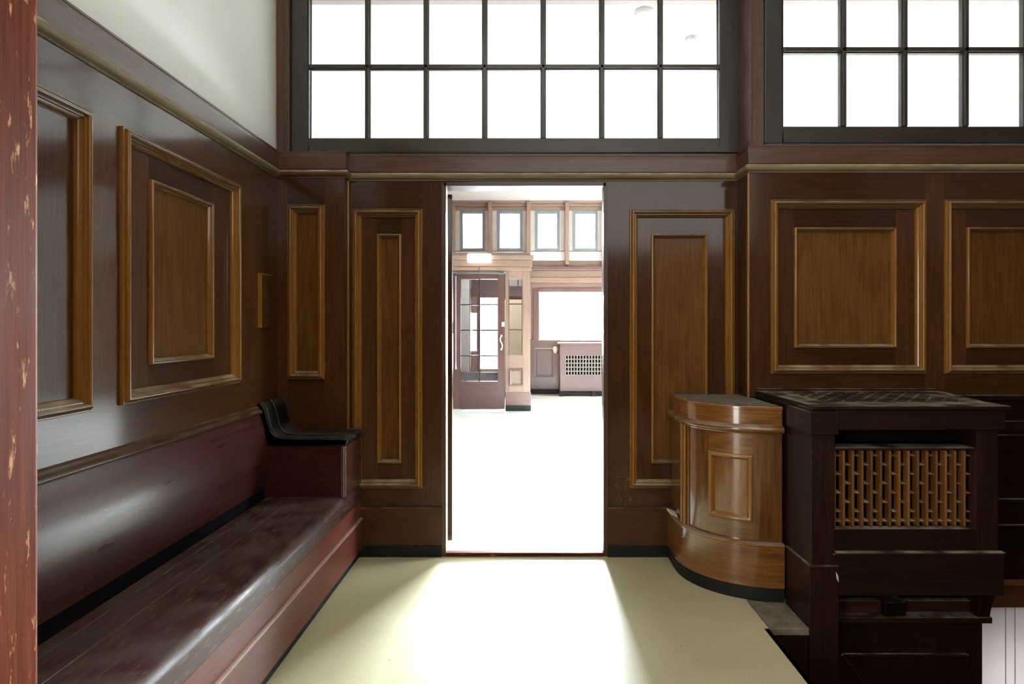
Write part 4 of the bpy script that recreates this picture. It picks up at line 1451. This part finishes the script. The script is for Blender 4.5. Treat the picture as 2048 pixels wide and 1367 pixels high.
xv = hx(1110.5)
m.tube([(xv, YB - .09, hz(705)), (xv, YB - .09, hz(698)), (xv, YB - .09, hz(692))], [.03, .055, .04], 12)
m.tube([(xv, YB - .09, hz(698)), (xv + .03, YB - .09, hz(694))], .02, 8)
m.tube([(xv, YB - .09, hz(705)), (xv, YB - .05, hz(705))], .012, 8)
v_ = m.build('radiator_valve', M['signbox'], loc=(xv, YB - .09, hz(705)), smooth=50)
tag(v_, 'small white radiator valve beside the reddish hall cabinet', 'valve')

# ceiling fittings seen through the gridded window
def ceiling_fit(px, py, r, lab, grp):
    Y = F * (HC - EYE) / (CY - py)
    x = (px - CX) * Y / F
    a = MB()
    a.tube([(x, Y, HC), (x, Y, HC - .018), (x, Y, HC - .034), (x, Y, HC - .036)], [r, r, r * .8, .001], 16)
    o = a.build('smoke_detector', plain('detector_grey', (.72, .72, .72), .6), loc=(x, Y, HC), smooth=40)
    tag(o, lab, 'detector', group=grp)
ceiling_fit(1283, 238, .055, 'small pale detector on hall ceiling, seen low through the sixth window column', 'hall ceiling fittings')
ceiling_fit(1383, 76, .055, 'round pale detector on hall ceiling, seen through the top right pane', 'hall ceiling fittings')
ceiling_fit(1288, 22, .075, 'wide pale detector nearest the hall cornice, seen through the upper panes', 'hall ceiling fittings')

# ------------------------------------------------------------------ light
def area(name, loc, target, sx, sy, energy, col=(1, 1, 1), spread=180):
    l = bpy.data.lights.new(name, 'AREA')
    l.shape = 'RECTANGLE'
    l.size, l.size_y = sx, sy
    l.energy = energy
    l.color = col
    l.spread = math.radians(spread)
    o = bpy.data.objects.new(name, l)
    o.location = loc
    d = Vector(target) - Vector(loc)
    o.rotation_euler = d.to_track_quat('-Z', 'Y').to_euler()
    COL.objects.link(o)
    return o

COOL = (0.86, 0.95, 1.0)
area('hall_window_daylight', ((BWX0 + BWX1) / 2, YB + .35, (BWZ0 + BWZ1) / 2), ((BWX0 + BWX1) / 2 - 1.6, 2.0, -2.4), BWX1 - BWX0 + .5, BWZ1 - BWZ0 + .5, 3200, (0.80, 0.93, 1.0), 60)
area('clerestory_daylight', (hx(1057), YB + .35, (CW0 + CW1) / 2), (hx(1057), 4.5, -.3), 4.2, 1.3, 450, COOL, 42)
area('vestibule_daylight', ((VX0 + VX1) / 2, YB + .3, 1.1), ((VX0 + VX1) / 2, 0, 1.1), .9, 1.9, 250, COOL)
area('vestibule_fill', (-.7, YV + 1.2, VT - .06), (-.7, YV + 1.2, 0), 1.0, .8, 30, (1, .97, .92))  # added fill, lightens the vestibule seen through the door glass
area('hall_side_fill', (HX1 + .2, 7.2, 2.0), (0, 7.2, -3.6), 5.0, 2.0, 1100, COOL, 92)  # fill added outside an unseen side opening, brightens the hall
area('rear_fill', (1.2, YS - .2, 3.2), (0.6, 3, 1.2), 4.3, 1.3, 42, (1.0, 0.96, 0.88))  # soft fill added behind the camera through an invented high opening
area('side_window_daylight', (-1.75, (LW0 + LW1) / 2, (LZ0 + LZ1) / 2), (2, 1.5, 1.0), 1.1, 2.2, 85, (1.0, 0.94, 0.84))
area('room_ceiling_fill', (0.2, 0.6, ZC - .05), (0.2, 0.9, 0), 2.4, 1.6, 36, (1.0, 0.97, 0.90), 170)  # unseen ambient fill added under the ceiling
area('stairwell_fill', (2.75, 2.2, -.62), (2.62, 3.1, -.66), .3, .3, .8, (1.0, 0.95, 0.95), 55)  # added fill for the white boards, stands in for the lit lower floor

w = bpy.data.worlds.new('sky')
scene.world = w
w.use_nodes = True
bg = w.node_tree.nodes['Background']
bg.inputs[0].default_value = (0.92, 0.96, 1.0, 1)
bg.inputs[1].default_value = 1.5

# ------------------------------------------------------------------ colour
scene.view_settings.view_transform = 'Standard'
scene.view_settings.look = 'None'
scene.view_settings.exposure = 0.0
try:
    scene.cycles.use_denoising = True
    scene.cycles.max_bounces = 10
    scene.cycles.diffuse_bounces = 5
    scene.cycles.transparent_max_bounces = 12
    scene.cycles.sample_clamp_indirect = 8.0
    scene.cycles.caustics_reflective = False
except Exception:
    pass
